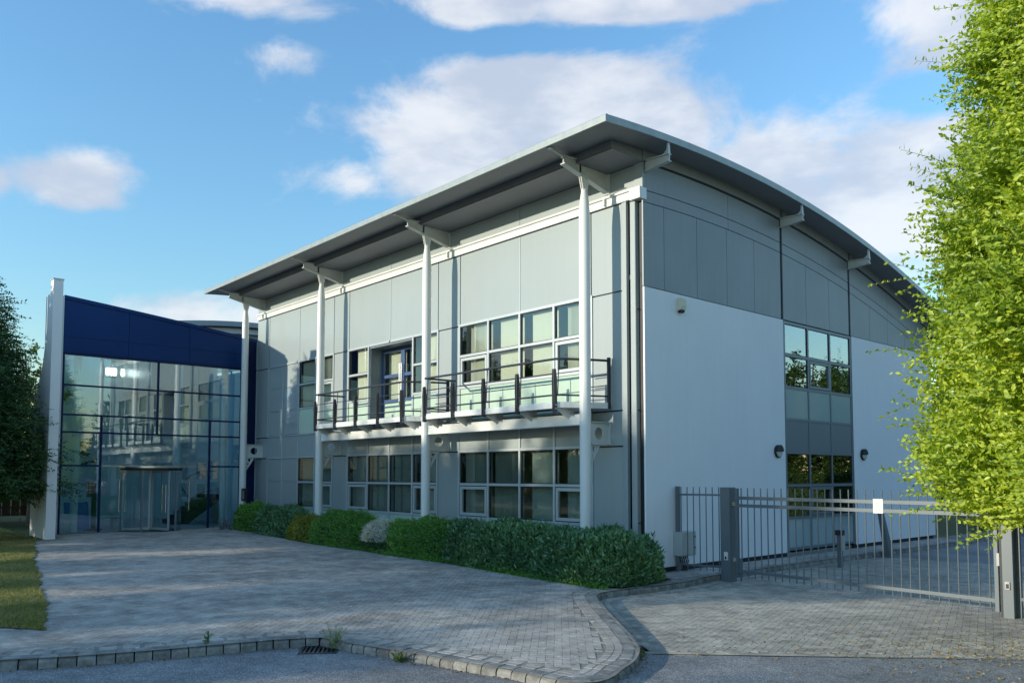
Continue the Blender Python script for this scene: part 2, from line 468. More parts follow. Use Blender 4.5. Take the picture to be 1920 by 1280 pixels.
# corner strips: trims, dark gaps and the square downpipe
box('corner_trim', 'panel', OB, -.612, -.545, -.015, .05, .14, 8.39)
box('corner_trim', 'panel', OB, -.535, -.465, -.035, .05, .14, 8.39)
box('corner_recess', 'frame_grey', OB, -.46, -.02, .09, .16, .12, 8.40)
box('downpipe', 'panel', OB, -.335, -.185, -.06, .085, .12, 8.33, .01)
box('corner_recess', 'black', OB, -.175, -.036, .05, .085, .12, 8.33)
for z in (1.2, 3.66, 5.9):
    box('pipe_bracket', 'rail_dark', OB, -.36, -.16, -.045, .08, z, z + .02)

# --- windows
def blind(win, x0, x1, z0, z1, mode, rng, y=.17):
    mb = MB()
    if mode == 'flat':
        n = max(3, int((x1 - x0) / .13)); st = (x1 - x0) / n
        for i in range(n):
            xa = x0 + i * st
            mb.hexa([(xa, y, z0), (xa + st * 1.04, y + .012, z0), (xa + st * 1.04, y + .016, z0), (xa, y + .004, z0),
                     (xa, y, z1), (xa + st * 1.04, y + .012, z1), (xa + st * 1.04, y + .016, z1), (xa, y + .004, z1)])
    else:
        n = max(4, int((x1 - x0) / .105)); st = (x1 - x0) / n; an = R_(38 if mode == 'open' else 62)
        for i in range(n):
            cx = x0 + (i + .5) * st + rng.uniform(-.008, .008); hw = .045; a = an + rng.uniform(-.12, .12)
            dx, dy = hw * math.cos(a), hw * math.sin(a)
            mb.hexa([(cx - dx, y - dy, z0), (cx + dx, y + dy, z0), (cx + dx, y + dy + .003, z0), (cx - dx, y - dy + .003, z0),
                     (cx - dx, y - dy, z1), (cx + dx, y + dy, z1), (cx + dx, y + dy + .003, z1), (cx - dx, y - dy + .003, z1)])
    mb.box(x0, x1, y - .02, y + .02, z1, z1 + .03)
    return mb.build('blind', 'cream' if z1 > 3.2 else 'blind_shaded', win)
rngw = random.Random(5)
def fwindow(x0, x1, z0, z1, opener=False, mode='open', glassm='glass_office', drop=0.0, yo=0.0, cover=(0, 1)):
    """one glazed light between mullions; gasket frame, pane, sash if it opens, blind behind"""
    g = .035
    fr = MB()
    fw = .018
    a, b, c, d = x0 + g, x1 - g, z0 + g, z1 - g
    for (p, q, r, s_) in ((a, b, c, c + fw), (a, b, d - fw, d), (a, a + fw, c + fw, d - fw), (b - fw, b, c + fw, d - fw)):
        fr.box(p, q, .0 + yo, .05 + yo, r, s_)
    win = fr.build('window', 'rubber', OB)
    if opener:
        sa = MB(); w_ = .075
        a2, b2, c2, d2 = a + fw + .004, b - fw - .004, c + fw + .004, d - fw - .004
        for (p, q, r, s_) in ((a2, b2, c2, c2 + w_), (a2, b2, d2 - w_, d2), (a2, a2 + w_, c2 + w_, d2 - w_), (b2 - w_, b2, c2 + w_, d2 - w_)):
            sa.box(p, q, -.022 + yo, .04 + yo, r, s_)
        sa.build('sash', 'alu', win)
        for xx in (a2 + .05, b2 - .16):
            box('hinge', 'sign_white', win, xx, xx + .1, -.03 + yo, -.023 + yo, d2 - .02, d2 - .004)
        a, b, c, d = a2 + w_, b2 - w_, c2 + w_, d2 - w_
    else:
        a, b, c, d = a + fw, b - fw, c + fw, d - fw
    box('pane', glassm, win, a, b, .016 + yo, .024 + yo, c, d)
    if mode:
        xa, xb = x0 + (x1 - x0) * cover[0] + .03, x0 + (x1 - x0) * cover[1] - .03
        blind(win, xa, xb, z0 + .01 + drop, z1 - .09, mode, rngw, .17 + yo)
    return win
def mull(x, z0, z1, w_=.065): return box('mullion', 'alu', OB, x - w_ / 2, x + w_ / 2, -.03, .06, z0, z1)
def trans(x0, x1, z, w_=.065, y=-.028): return box('transom', 'alu', OB, x0 + .034, x1 - .034, y, .058, z - w_ / 2, z + w_ / 2)
FFZ = [3.74, 4.66, 5.53, 6.40]; GFZ = [.18, 1.10, 2.0, 2.90]
MODE = {0: ['open', 'flat', 'flat', 'open'], 1: ['flat', None, None, 'flat'], 2: [None, None, 'tight', 'tight']}
for bi, (a, b) in enumerate(BAYS):
    st = (b - a) / 4
    xs = [a + i * st for i in range(5)]
    for i, x in enumerate(xs):
        mull(x, 3.72, 6.432) if not (bi == 1 and i == 2) else None
        mull(x, .16, 2.93) if i in (0, 4) else mull(x, .16, 3.68)
        if i == 2: box('mullion', 'alu', OB, x - .012, x + .012, -.012, .03, 6.44, 8.37)
    for i in range(4):
        x0, x1 = xs[i], xs[i + 1]
        blank = bi == 2 and i < 2
        trans(x0, x1, 6.40)
        # ---- first floor
        if bi == 1 and i in (1, 2):
            pass
        elif blank:
            for z in (4.66, 5.53): trans(x0, x1, z, .02, -.006)
            for k in range(3):
                fpanel(x0 + .034, x1 - .034, FFZ[k] + .01, FFZ[k + 1] - (.035 if k == 2 else .01), 'spandrel_blue' if (i == 1 and k < 2) else 'panel')
            box('backing_pier', 'black', OB, x0, x1, .035, .2, 3.70, 6.42)
        else:
            trans(x0, x1, 5.53); trans(x0, x1, 4.66)
            fwindow(x0, x1, 5.53, 6.40, False, MODE[bi][i], drop=0.0, cover=(.22 if MODE[bi][i] != 'tight' else 0, 1))
            op = (bi == 0 and i in (0, 3)) or (bi == 2 and i == 3)
            fwindow(x0, x1, 4.66, 5.53, op, MODE[bi][i], cover=(.22 if MODE[bi][i] != 'tight' else 0, 1))
            fpanel(x0 + .034, x1 - .034, 3.74, 4.627, 'spandrel', .0, 'spandrel_panel')
            box('backing_pier', 'black', OB, x0, x1, .035, .12, 3.71, 4.66)
        trans(x0, x1, 3.72, .045)
        # ---- ground floor
        trans(x0, x1, 2.90)
        if blank:
            trans(x0, x1, 2.0, .02, -.006); trans(x0, x1, 1.10, .02, -.006)
            for k in range(3): fpanel(x0 + .034, x1 - .034, GFZ[k] + .01, GFZ[k + 1] - (.035 if k == 2 else .01))
            box('backing_pier', 'black', OB, x0, x1, .035, .2, .12, 2.90)
        else:
            trans(x0, x1, 2.0); trans(x0, x1, 1.10)
            md = 'tight' if i % 2 == 0 or bi == 2 else ('flat' if i == 3 or (bi == 0 and i == 2) else 'tight')
            if bi == 0 and i == 2: md = 'flat'
            fwindow(x0, x1, 2.0, 2.90, False, md, cover=(.2, 1) if md == 'flat' else (.05, 1))
            fwindow(x0, x1, 1.10, 2.0, i in (0, 3), md, cover=(.2, 1) if md == 'flat' else (.05, 1))
            fpanel(x0 + .034, x1 - .034, .18, 1.067, 'spandrel', .0, 'spandrel_panel')
            box('backing_pier', 'black', OB, x0, x1, .035, .12, .14, 1.10)
# recessed balcony doors in the middle bay
a, b = BAYS[1]; st = (b - a) / 4; xa, xb = a + st, a + 3 * st
rec = MB(); yr = .55
rec.box(xa + .034, xa + .06, .061, yr, 3.78, 6.36); rec.box(xb - .06, xb - .034, .061, yr, 3.78, 6.36)
rec.box(xa + .06, xb - .06, .0, yr, 6.30, 6.366)
rec.box(xa + .03, xb - .03, -.02, yr, 3.74, 3.80)
rec.build('door_recess', 'frame_grey', OB)
for k in range(2):
    x0, x1 = (xa + .06, (xa + xb) / 2 - .003) if k == 0 else ((xa + xb) / 2 + .003, xb - .06)
    fr = MB(); fw = .10
    for (p, q, r, s_) in ((x0, x1, 3.81, 3.93), (x0, x1, 6.18, 6.29), (x0, x0 + fw, 3.93, 6.18), (x1 - fw, x1, 3.93, 6.18), (x0 + fw, x1 - fw, 5.36, 5.46), (x0 + fw, x1 - fw, 4.56, 4.66)):
        fr.box(p, q, yr - .09, yr - .02, r, s_)
    dr = fr.build('door', 'door_blue', OB)
    for (r, s_) in ((5.46, 6.18), (4.66, 5.36)): box('pane', 'glass_office', dr, x0 + fw, x1 - fw, yr - .06, yr - .05, r, s_)
    box('door_panel', 'spandrel', dr, x0 + fw, x1 - fw, yr - .065, yr - .045, 3.93, 4.56)
    hx = x1 - .05 if k == 0 else x0 + .05
    MB().tube([(hx, yr - .17, 4.45), (hx, yr - .17, 5.75)], .02, 10).box(hx - .012, hx + .012, yr - .16, yr - .092, 4.6, 4.62).box(hx - .012, hx + .012, yr - .16, yr - .092, 5.6, 5.62).build('handle', 'steel', dr, smooth=True)
    blind(dr, x0 + fw, x1 - fw, 4.0, 6.2, 'flat', rngw, yr + .12)

# --- roof
rf = MB(); ys = [-1.98 + (17.0 + 1.98) * i / 40 for i in range(41)]
x0, x1 = -20.15, .68
top = [(y, arc(y, 9.62)) for y in ys]; bot = [(y, arc(y, 9.50)) for y in ys]
rf.prism(top + bot[::-1], 'x', x0 + .03, x1 - .03)
roof = rf.build('roof', 'soffit', OB)
fa_l, fa_r = MB(), MB()
for i in range(40):
    y0_, y1_ = ys[i], ys[i + 1]
    for (fa, xa_, xb_) in ((fa_l, x0, x0 + .03), (fa_r, x1 - .03, x1)):
        fa.hexa([(xa_, y0_, arc(y0_, 9.485)), (xb_, y0_, arc(y0_, 9.485)), (xb_, y1_, arc(y1_, 9.485)), (xa_, y1_, arc(y1_, 9.485)),
                 (xa_, y0_, arc(y0_, 9.635)), (xb_, y0_, arc(y0_, 9.635)), (xb_, y1_, arc(y1_, 9.635)), (xa_, y1_, arc(y1_, 9.635))])
fa_l.build('verge_fascia', 'fascia_metal', roof); fa_r.build('verge_fascia', 'fascia_metal', roof)
fz = arc(-1.98, 9.635)
xe = [x0 + (x1 - x0) * i / 7 for i in range(8)]
for i in range(7):
    MB().prism([(-1.985, fz - .145), (-1.985, fz - .01), (-1.96, fz + .012), (-1.90, fz + .012), (-1.90, fz - .005), (-1.955, fz - .005), (-1.955, fz - .145)], 'x', xe[i] + .003, xe[i + 1] - .003).build('eaves_fascia', 'fascia_metal', roof)
# lowered soffit box along the front, band along the side
sb = MB().prism([(-1.05, 9.175), (-1.05, arc(-1.05, 9.49)), (.0, arc(0, 9.49)), (.0, 9.175)], 'x', X_L - .2, .012).build('soffit_box', 'soffit', roof)
nb = 24
for k in range(4):
    ya, yb = [(-.02, 5.72), (5.84, 9.55), (9.67, 12.9), (12.91, D_)][k]
    yy = [ya + (yb - ya) * i / 8 for i in range(9)]
    MB().prism([(y, arc(y, 9.25)) for y in yy] + [(y, arc(y, 9.497)) for y in yy[::-1]], 'x', -.10, .035).build('gable_band', 'panel_side', OB)
box('soffit_seam', 'rubber', roof, X_L, 0.0, -1.056, -1.051, 9.18, 9.19)
# front brackets and columns
def y2z_bottom(y): return 8.72 + (-y) * (9.06 - 8.72) / 1.46
def roof_bracket(cx):
    br = MB()
    br.prism([(0, 8.74), (-1.44, 9.075), (-1.44, 9.20), (-1.03, 9.235), (-1.03, 9.168), (-.06, 9.168), (0, 9.168)], 'x', cx - .012, cx + .012)
    o = br.build('roof_bracket', 'bracket_paint', OB)
    fl = MB()
    fl.hexa([(cx - .07, -.005, 8.715), (cx + .07, -.005, 8.715), (cx + .07, -1.46, 9.05), (cx - .07, -1.46, 9.05), (cx - .07, -.005, 8.738), (cx + .07, -.005, 8.738), (cx + .07, -1.46, 9.073), (cx - .07, -1.46, 9.073)])
    fl.build('bottom_flange', 'bracket_paint', o)
    MB().hexa([(cx - .07, -1.06, 9.238), (cx + .07, -1.06, 9.238), (cx + .07, -1.46, 9.203), (cx - .07, -1.46, 9.203), (cx - .07, -1.06, 9.262), (cx + .07, -1.06, 9.262), (cx + .07, -1.46, 9.227), (cx - .07, -1.46, 9.227)]).build('top_flange', 'bracket_paint', o)
    box('root_plate', 'bracket_paint', o, cx - .09, cx + .09, -.024, -.002, 8.70, 9.165)
    MB().box(cx - .012, cx + .012, -.93, -.88, y2z_bottom(-.9) + .02, 9.165).build('stiffener', 'bracket_paint', o)
    MB().tube([(cx, -1.43, 9.22), (cx, -1.86, arc(-1.86, 9.495))], [.028, .022], 8).box(cx - .05, cx + .05, -1.9, -1.80, arc(-1.86, 9.49) - .02, arc(-1.86, 9.49) - .003).build('strut', 'bracket_paint', o, smooth=True)
    sp = MB()
    for k in range(9):
        y = -1.40 + k * .035
        sp.tube([(cx - .03 + (k % 2) * .05, y, 9.23), (cx - .05 + (k % 2) * .09, y, 9.33)], .0022, 3)
    s_ = sp.build('bird_spikes', 'rail_dark', o); s_['kind'] = 'stuff'
    return o
def column(cx, base, low_bracket=True):
    cy = -.77
    mb = MB().tube([(cx, cy, base), (cx, cy, 2.0), (cx, cy, 5.0), (cx, cy, 8.05), (cx, cy, 8.35), (cx, cy, 8.66)], [.128, .128, .128, .126, .108, .062], 20)
    col = mb.build('column', 'white_steel', OB, smooth=True)
    MB().tube([(cx, cy, base - .02), (cx, cy, base + .03)], .19, 20).build('base_plate', 'bracket_paint', col)
    # forked head
    for s_ in (-1, 1):
        MB().prism([(cy - .06, 8.60), (cy + .06, 8.60), (cy + .12, y2z_bottom(cy + .12) - .03), (cy - .14, y2z_bottom(cy - .14) - .03)], 'x', cx + s_ * .03 - .008, cx + s_ * .03 + .008).build('fork_plate', 'white_steel', col)
    pl = MB(); th = .011
    rect = [(-.66, 2.94), (.0, 2.94), (.0, 3.42), (-.66, 3.42)]
    pl.holed(rect, (-.34, 3.18), .135, 'x', cx - th, cx + th)
    o = pl.build('bracket_plate', 'bracket_paint', col)
    fl = MB().box(cx - .07, cx + .07, -.64, -.005, 3.421, 3.436).box(cx - .07, cx + .07, -.64, -.005, 2.922, 2.938).box(cx - .07, cx + .07, -.024, -.004, 2.94, 3.42)
    fl.build('bracket_flange', 'bracket_paint', col)
    # triangular gusset with three holes, made of stacked holed pieces
    for (z1, z0, r) in ((2.915, 2.74, .055), (2.735, 2.62, .035), (2.615, 2.50, .02)):
        def yy(z): return -.655 + (z - 2.44) * (.33 / .475)
        q = [(-.655, z0), (yy(z0), z0), (yy(z1), z1), (-.655, z1)]
        cy_ = (-.655 + (yy(z0) + yy(z1)) / 2) / 2
        MB().holed(q, (cy_, (z0 + z1) / 2), min(r, (yy(z0) + .655) * .42), 'x', cx - th, cx + th, 20).build('gusset', 'bracket_paint', col)
    MB().prism([(-.655, 2.42), (-.645, 2.42), (-.32, 2.91), (-.335, 2.912), (-.655, 2.45)], 'x', cx - .03, cx + .03).build('gusset_flange', 'bracket_paint', col)
    return col
CX = [-1.05, -7.05, -13.05, -19.05]
for cx in CX:
    roof_bracket(cx); column(cx, G(cx) - .02)
# side brackets
for yb in (.10, 5.78, 9.61, 15.46):
    z0 = arc(yb, 9.03)
    MBk = MB().prism([(.0, z0), (.0, z0 + .225), (.60, z0 + .19), (.66, z0 + .19), (.66, z0 + .06)], 'y', yb - .012, yb + .012)
    o = MBk.build('roof_bracket', 'bracket_paint', OB)
    MB().prism([(.0, z0 - .02), (.0, z0 - .001), (.665, z0 + .058), (.665, z0 + .04)], 'y', yb - .06, yb + .06).build('bottom_flange', 'bracket_paint', o)
    MB().prism([(.0, z0 + .227), (.0, z0 + .245), (.665, z0 + .21), (.665, z0 + .192)], 'y', yb - .06, yb + .06).build('top_flange', 'bracket_paint', o)
    zt = arc(yb, 9.49) - .003
    MB().prism([(.50, z0 + .225), (.60, z0 + .30), (.615, zt), (.685 - .045, zt), (.655, z0 + .215)], 'y', yb - .035, yb + .035).build('strut', 'bracket_paint', o)
# --- balconies
def balcony(xo):
    """xo shifts the right-hand balcony along the front"""
    PX = [-6.47 + xo, -5.23 + xo, -4.0 + xo, -2.77 + xo, -1.54 + xo]
    dk = MB()
    pts = [(PX[0], -1.17), (PX[4], -1.17)]
    end = []
    for i in range(1, 9):
        t = i / 8
        p0, p1, p2 = Vector((-1.54, -1.2)), Vector((-1.28, -1.12)), Vector((-.95, -.10))
        p1 = Vector((-1.30, -1.02))
        q = p0 * (1 - t) ** 2 + p1 * 2 * t * (1 - t) + p2 * t * t
        end.append((q.x + xo, q.y))
    poly = pts + end + [(PX[0], -.10)]
    dk.prism(poly, 'z', 3.80, 3.84)
    bal = dk.build('balcony', 'deck_grate', OB)
    # white edge channel, one length between each pair of posts
    for i in range(4):
        MB().prism([(-1.22, 3.73), (-1.22, 3.87), (-1.175, 3.87), (-1.175, 3.79), (-1.10, 3.79), (-1.10, 3.73)], 'x', PX[i] + .045, PX[i + 1] - .045).build('edge_channel', 'white_steel', bal)
    path = [(PX[4] + .045, -1.2)] + end
    ec = MB()
    for i in range(len(path) - 1):
        (ax, ay), (bx, by) = path[i], path[i + 1]
        d = Vector((bx - ax, by - ay)).normalized() * .02; nx, ny = -d.y, d.x
        ec.hexa([(ax - nx, ay - ny, 3.74), (bx - nx, by - ny, 3.74), (bx + nx, by + ny, 3.74), (ax + nx, ay + ny, 3.74), (ax - nx, ay - ny, 3.87), (bx - nx, by - ny, 3.87), (bx + nx, by + ny, 3.87), (ax + nx, ay + ny, 3.87)])
    ec.build('edge_channel', 'white_steel', bal)
    box('edge_channel', 'white_steel', bal, PX[0] - .04, PX[0] - .0, -1.16, -.1, 3.73, 3.87)
    # posts: tapered fins
    for i, x in enumerate(PX):
        MB().prism([(-1.28, 3.66), (-1.19, 3.66), (-1.19, 4.36), (-1.225, 4.60), (-1.28, 4.60), (-1.295, 4.35)], 'x', x - .035, x - .015).prism([(-1.28, 3.66), (-1.19, 3.66), (-1.19, 4.36), (-1.225, 4.60), (-1.28, 4.60), (-1.295, 4.35)], 'x', x + .015, x + .035).build('post', 'rail_dark', bal)
        MB().tube([(x + .10, -1.24, 4.02), (x + .10, -1.2, 4.83)], .012, 6).build('stay', 'rail_dark', bal)
        # cantilever arm under the deck
        MB().prism([(-1.17, 3.70), (-1.17, 3.79), (-.62, 3.79), (-.62, 3.48), (-.70, 3.45)], 'x', x - .01, x + .01).build('cantilever_arm', 'white_steel', bal)
        MB().tube([(x - .05, -1.24, 3.72), (x + .05, -1.24, 3.72)], .014, 6).tube([(x - .05, -1.24, 3.80), (x + .05, -1.24, 3.80)], .014, 6).build('bolt', 'steel', bal)
        if i < 4:
            box('deck_grating', 'deck_grate', bal, x + .2, x + 1.1, -1.02, -.72, 3.765, 3.79)
    for (z, r) in ((4.83, .028), (4.50, .012), (4.27, .012), (4.02, .020)):
        yy = -1.2 if z > 4.6 else -1.24
        ep = [(p[0], p[1] + (yy + 1.2) * (1 - k / 8), z) for k, p in enumerate(end, 1)]
        back = [(PX[0] + .03, yy + .05, z - .0), (PX[0] - .0 + .01, yy + .35, z), (PX[0] + .01, -.45, z), (PX[0] + .03, -.2, z)]
        line = ([back[3], back[2], back[1]] if z in (4.83, 4.02) else []) + [(PX[0] - .03, yy, z), (PX[2], yy, z), (PX[4], yy, z)] + ep
        if z < 4.6 and z > 4.1: line = [(PX[0] - .03, yy, z), (PX[2], yy, z), (PX[4] + .02, yy, z)]
        MB().tube(line, r, 8).build('rail', 'rail_dark', bal, smooth=True)
    # end post at the wall and intermediate upright
    e = end[-1]
    MB().box(e[0] - .02, e[0] + .03, -.14, -.06, 3.74, 4.9).build('post', 'rail_dark', bal)
    m = end[4]
    MB().tube([(m[0], m[1], 4.02), (m[0], m[1], 4.82)], .014, 6).build('stay', 'rail_dark', bal)
    for z in (4.27, 4.5):
        MB().tube([(-1.5 + xo, -.12, z), (e[0], -.12, z)], .012, 6).build('rail', 'rail_dark', bal)
    # supporting beam on the column line
    MB().prism([(-.80, 3.36), (-.62, 3.36), (-.62, 3.375), (-.70, 3.375), (-.70, 3.58), (-.62, 3.58), (-.62, 3.60), (-.80, 3.60), (-.80, 3.58), (-.72, 3.58), (-.72, 3.375), (-.80, 3.375)], 'x', -6.92 + xo, -1.18 + xo).build('support_beam', 'white_steel', bal)
    box('beam_web', 'white_steel', bal, -6.9 + xo, -1.2 + xo, -.795, -.722, 3.377, 3.578)
    return bal
balcony(0); balcony(-6.0)

# --- side wall
def spoly(y0, y1, f0, f1, mat, name='cladding_panel', n=6, x=0.0, th=.03):
    yy = [y0 + JT + (y1 - y0 - 2 * JT) * i / n for i in range(n + 1)]
    return MB().prism([(y, f0(y) + JT) for y in yy] + [(y, f1(y) - JT) for y in yy[::-1]], 'x', x - th, x).build(name, mat, OB)
box('backing_wall', 'plinth', OB, -.20, -.035, .10, 5.86, .12, 6.4)
box('backing_wall', 'plinth', OB, -.20, -.035, 9.63, D_ - .14, .12, 6.4)
yy = [.0 + D_ * i / 30 for i in range(31)]
MB().prism([(.10, 6.4)] + [(D_ - .02, 6.4)] + [(y, arc(y, 9.24)) for y in yy[::-1] if .1 <= y < D_ - .01] + [(.10, arc(.1, 9.24))], 'x', -.20, -.034).build('gable_backing', 'plinth', OB)
box('render_panel', 'wall_white', OB, -.033, .012, .0, 5.80, .225, 6.385)
box('render_panel', 'wall_white', OB, -.033, .012, 9.685, D_, .225, 6.385)
box('corner_trim', 'panel', OB, -.03, .006, -.012, -.002, 6.40, 8.33)
GYJ = [(0.01, .73), (.73, 1.98), (1.98, 3.22), (3.22, 4.45), (4.45, 5.73), (5.84, 7.06), (7.06, 8.37), (8.37, 9.56), (9.67, 10.93), (10.93, 12.18), (12.18, 13.45), (13.45, 14.64)]
for (a, b) in GYJ:
    spoly(a, b, lambda y: 6.40, lambda y: arc(y, 8.33), 'panel_side')
spoly(14.64, 15.25, lambda y: 6.40, lambda y: max(6.43, arc(y, 8.33)), 'panel_side')
for (a, b) in ((.01, 3.3), (3.3, 5.73), (5.84, 9.56), (9.67, 12.2), (12.2, D_)):
    spoly(a, b, lambda y: arc(y, 8.335), lambda y: arc(y, 8.60), 'panel_side', 'curved_panel')
    spoly(a, b, lambda y: arc(y, 8.605), lambda y: arc(y, 9.21), 'panel_side', 'curved_panel')
# glazed strip
SY = [5.87, 7.12, 8.37, 9.62]; SZ = [.30, 1.12, 1.98, 2.86, 3.74, 4.60, 5.47, 6.34]
for y in SY: box('mullion', 'frame_grey', OB, -.06, .0, y - .035, y + .035, .24, 6.38)
for z in SZ:
    for i in range(3): box('transom', 'frame_grey', OB, -.06, -.002, SY[i] + .036, SY[i + 1] - .036, z - .035, z + .035)
box('window_reveal', 'black', OB, -.19, -.0, 5.802, 5.832, .225, 6.39)
box('window_reveal', 'black', OB, -.19, -.0, 9.658, 9.684, .225, 6.39)
for i in range(3):
    y0, y1 = SY[i] + .036, SY[i + 1] - .036
    for k in range(7):
        z0, z1 = SZ[k] + .036, SZ[k + 1] - .036
        if k == 3: box('cladding_panel', 'frame_grey', OB, -.045, -.015, y0, y1, z0, z1)
        elif k in (0, 4): box('spandrel_panel', 'spandrel_side', OB, -.045, -.02, y0, y1, z0, z1)
        else:
            fr = MB(); f = .016
            for (p, q, r, s_) in ((y0, y1, z0, z0 + f), (y0, y1, z1 - f, z1), (y0, y0 + f, z0 + f, z1 - f), (y1 - f, y1, z0 + f, z1 - f)): fr.box(-.05, -.012, p, q, r, s_)
            win = fr.build('window', 'rubber', OB)
            a, b, c, d = y0 + f, y1 - f, z0 + f, z1 - f
            if i == 1 and k in (1, 5):
                sa = MB(); w_ = .07
                for (p, q, r, s_) in ((a, b, c, c + w_), (a, b, d - w_, d), (a, a + w_, c + w_, d - w_), (b - w_, b, c + w_, d - w_)): sa.box(-.04, .006, p, q, r, s_)
                sa.build('sash', 'frame_grey', win); a, b, c, d = a + w_, b - w_, c + w_, d - w_
            box('pane', 'glass_side', win, -.034, -.028, a, b, c, d)
box('window_back', 'black', OB, -.9, -.7, 5.5, 10.0, .21, 6.6)

# ================================================================== ENTRANCE HALL
XG = -19.66
HB = thing('entrance_hall', (-23, -3.6, .2), 'glazed entrance hall with deep blue fascia and white fin wall', 'building')
def band_top(y): return 7.64 + .128 * (-y) - .0022 * y * y
YB = [-6.97, -4.85, -2.68, -.62, -.03]
for i in range(4):
    y0, y1 = YB[i] + .006, YB[i + 1] - .006
    mt = 'navy' if i < 3 else 'navy_dark'
    for (f0, f1) in ((lambda y: 6.47, lambda y: 7.0 - .0 * y), (lambda y: 7.012, lambda y: band_top(y) - .14)):
        ys_ = [y0 + (y1 - y0) * k / 4 for k in range(5)]
        MB().prism([(y, f0(y)) for y in ys_] + [(y, f1(y)) for y in ys_[::-1]], 'x', XG - .03, XG + .0).build('fascia_panel', mt, HB)
ys_ = [-6.97 + 6.94 * k / 12 for k in range(13)]
MB().prism([(y, band_top(y) - .13) for y in ys_] + [(y, band_top(y)) for y in ys_[::-1]], 'x', XG - .35, XG + .035).build('parapet_capping', 'navy', HB)
box('fascia_foot', 'navy_dark', HB, XG - .12, XG + .04, -6.97, -.03, 6.38, 6.462)
MB().prism([(-6.97, 6.40)] + [(-.03, 6.40)] + [(y, band_top(y) - .14) for y in ys_[::-1]], 'x', XG - .30, XG - .035).build('fascia_backing', 'black', HB)
box('corner_panel', 'navy_dark', HB, XG - .03, XG, -.612, -.03, .22, 6.375)
# fin wall (sail shaped)
MB().prism([(-17.5, .12), (-19.7, .12), (-19.72, 3.0), (-19.4, 4.9), (-18.6, 5.9), (-18.1, 7.2), (-17.85, 8.46), (-17.5, 8.46)], 'y', -7.78, -7.50).build('fin_wall', 'wall_white', HB)
box('fin_capping', 'alu', HB, -17.87, -17.48, -7.80, -7.48, 8.462, 8.50)
box('return_wall', 'navy', HB, -19.8, XG - .04, -7.495, -6.975, .2, 8.3)
box('return_wall', 'alu', HB, XG - .03, XG + .05, -7.49, -6.98, .2, 8.35)
# room, and an unseen glazed roof added to let sky light in
for k in range(4):
    xa_, xb_ = XG - .36 - 2.12 * k, XG - .36 - 2.12 * (k + 1) + .12
    def yl(x): return -7.1 + 2.1 * (XG - .36 - x) / 8.48
    MB().hexa([(xb_, yl(xb_), 8.02), (xa_, yl(xa_), 8.02), (xa_, .0, 7.35), (xb_, .0, 7.35), (xb_, yl(xb_), 8.04), (xa_, yl(xa_), 8.04), (xa_, .0, 7.37), (xb_, .0, 7.37)]).build('added_rooflight', 'glass_door', HB)
    MB().hexa([(xb_ - .12, yl(xb_), 7.98), (xb_, yl(xb_), 7.98), (xb_, .0, 7.31), (xb_ - .12, .0, 7.31), (xb_ - .12, yl(xb_), 8.06), (xb_, yl(xb_), 8.06), (xb_, .0, 7.39), (xb_ - .12, .0, 7.39)]).build('roof_beam', 'white_steel', HB)
MB().prism([(-28.5, -5.0), (XG - .10, -7.1), (XG - .10, -.02), (-28.5, -.02)], 'z', .14, .25).build('floor', 'hall_floor', HB)
box('back_wall', 'hall_wall', HB, -28.6, -28.5, -5.0, 0, .1, 7.9)
MB().hexa([(-28.5, -5.05, .2), (XG - .35, -7.15, .2), (XG - .35, -7.08, .2), (-28.5, -4.98, .2), (-28.5, -5.05, 7.84), (XG - .35, -7.15, 8.1), (XG - .35, -7.08, 8.1), (-28.5, -4.98, 7.84)]).build('end_wall', 'hall_wall', HB)
box('inner_wall', 'hall_wall', HB, -28.5, X_L - .06, -.02, .03, .2, 7.5)
for (x, y) in ((-20.4, -6.3), (-20.5, -.95), (-24.5, -1.3)):
    MB().tube([(x, y, .25), (x, y, 7.3)], .13, 16).build('column', 'white_steel', HB, smooth=True)
# curtain glazing
VZ = {-6.94: (.25, 6.38), -5.68: (.25, 4.35), -3.79: (3.70, 6.38), -1.84: (.25, 4.35), -.63: (.25, 6.38)}
HZ = [5.34, 4.32, 3.72]
gl = box('glazing_sill', 'alu', HB, XG - .06, XG + .02, -6.97, -5.62, .16, .25)
box('glazing_sill', 'alu', HB, XG - .06, XG + .02, -1.9, -.62, .16, .25)
for y, (a, b) in VZ.items(): box('mullion', 'navy_dark', HB, XG - .05, XG + .022, y - .035, y + .035, a, b)
for z in HZ: box('transom', 'navy_dark', HB, XG - .045, XG + .018, -6.90, -.665, z - .03, z + .03)
box('transom', 'navy_dark', HB, XG - .045, XG + .018, -6.90, -5.72, 2.54, 2.60); box('transom', 'navy_dark', HB, XG - .045, XG + .018, -1.80, -.67, 2.54, 2.60)
box('transom', 'steel', HB, XG - .045, XG + .016, -5.64, -1.88, 2.55, 2.585)
def hpane(y0, y1, z0, z1): return box('pane', 'glass_hall', HB, XG - .02, XG - .010, y0, y1, z0, z1)
for (z0, z1) in ((5.37, 6.378), (4.35, 5.31)):
    hpane(-6.9, -3.83, z0, z1); hpane(-3.75, -.67, z0, z1)
hpane(-6.9, -5.72, 3.75, 4.29); hpane(-5.64, -3.83, 3.75, 4.29); hpane(-3.75, -1.88, 3.75, 4.29); hpane(-1.80, -.67, 3.75, 4.29)
hpane(-6.9, -5.72, 2.60, 3.69); hpane(-5.64, -1.88, 2.59, 3.69); hpane(-1.80, -.67, 2.60, 3.69)
hpane(-6.9, -5.72, .25, 2.54); hpane(-5.64, -4.98, .25, 2.545); hpane(-2.92, -1.88, .25, 2.545); hpane(-1.80, -.67, .25, 2.54)
for y in (-5.05, -2.60):
    MB().tube([(XG + .07, y, .95), (XG + .07, y, 2.05)], .02, 10).build('handle', 'steel', HB, smooth=True)
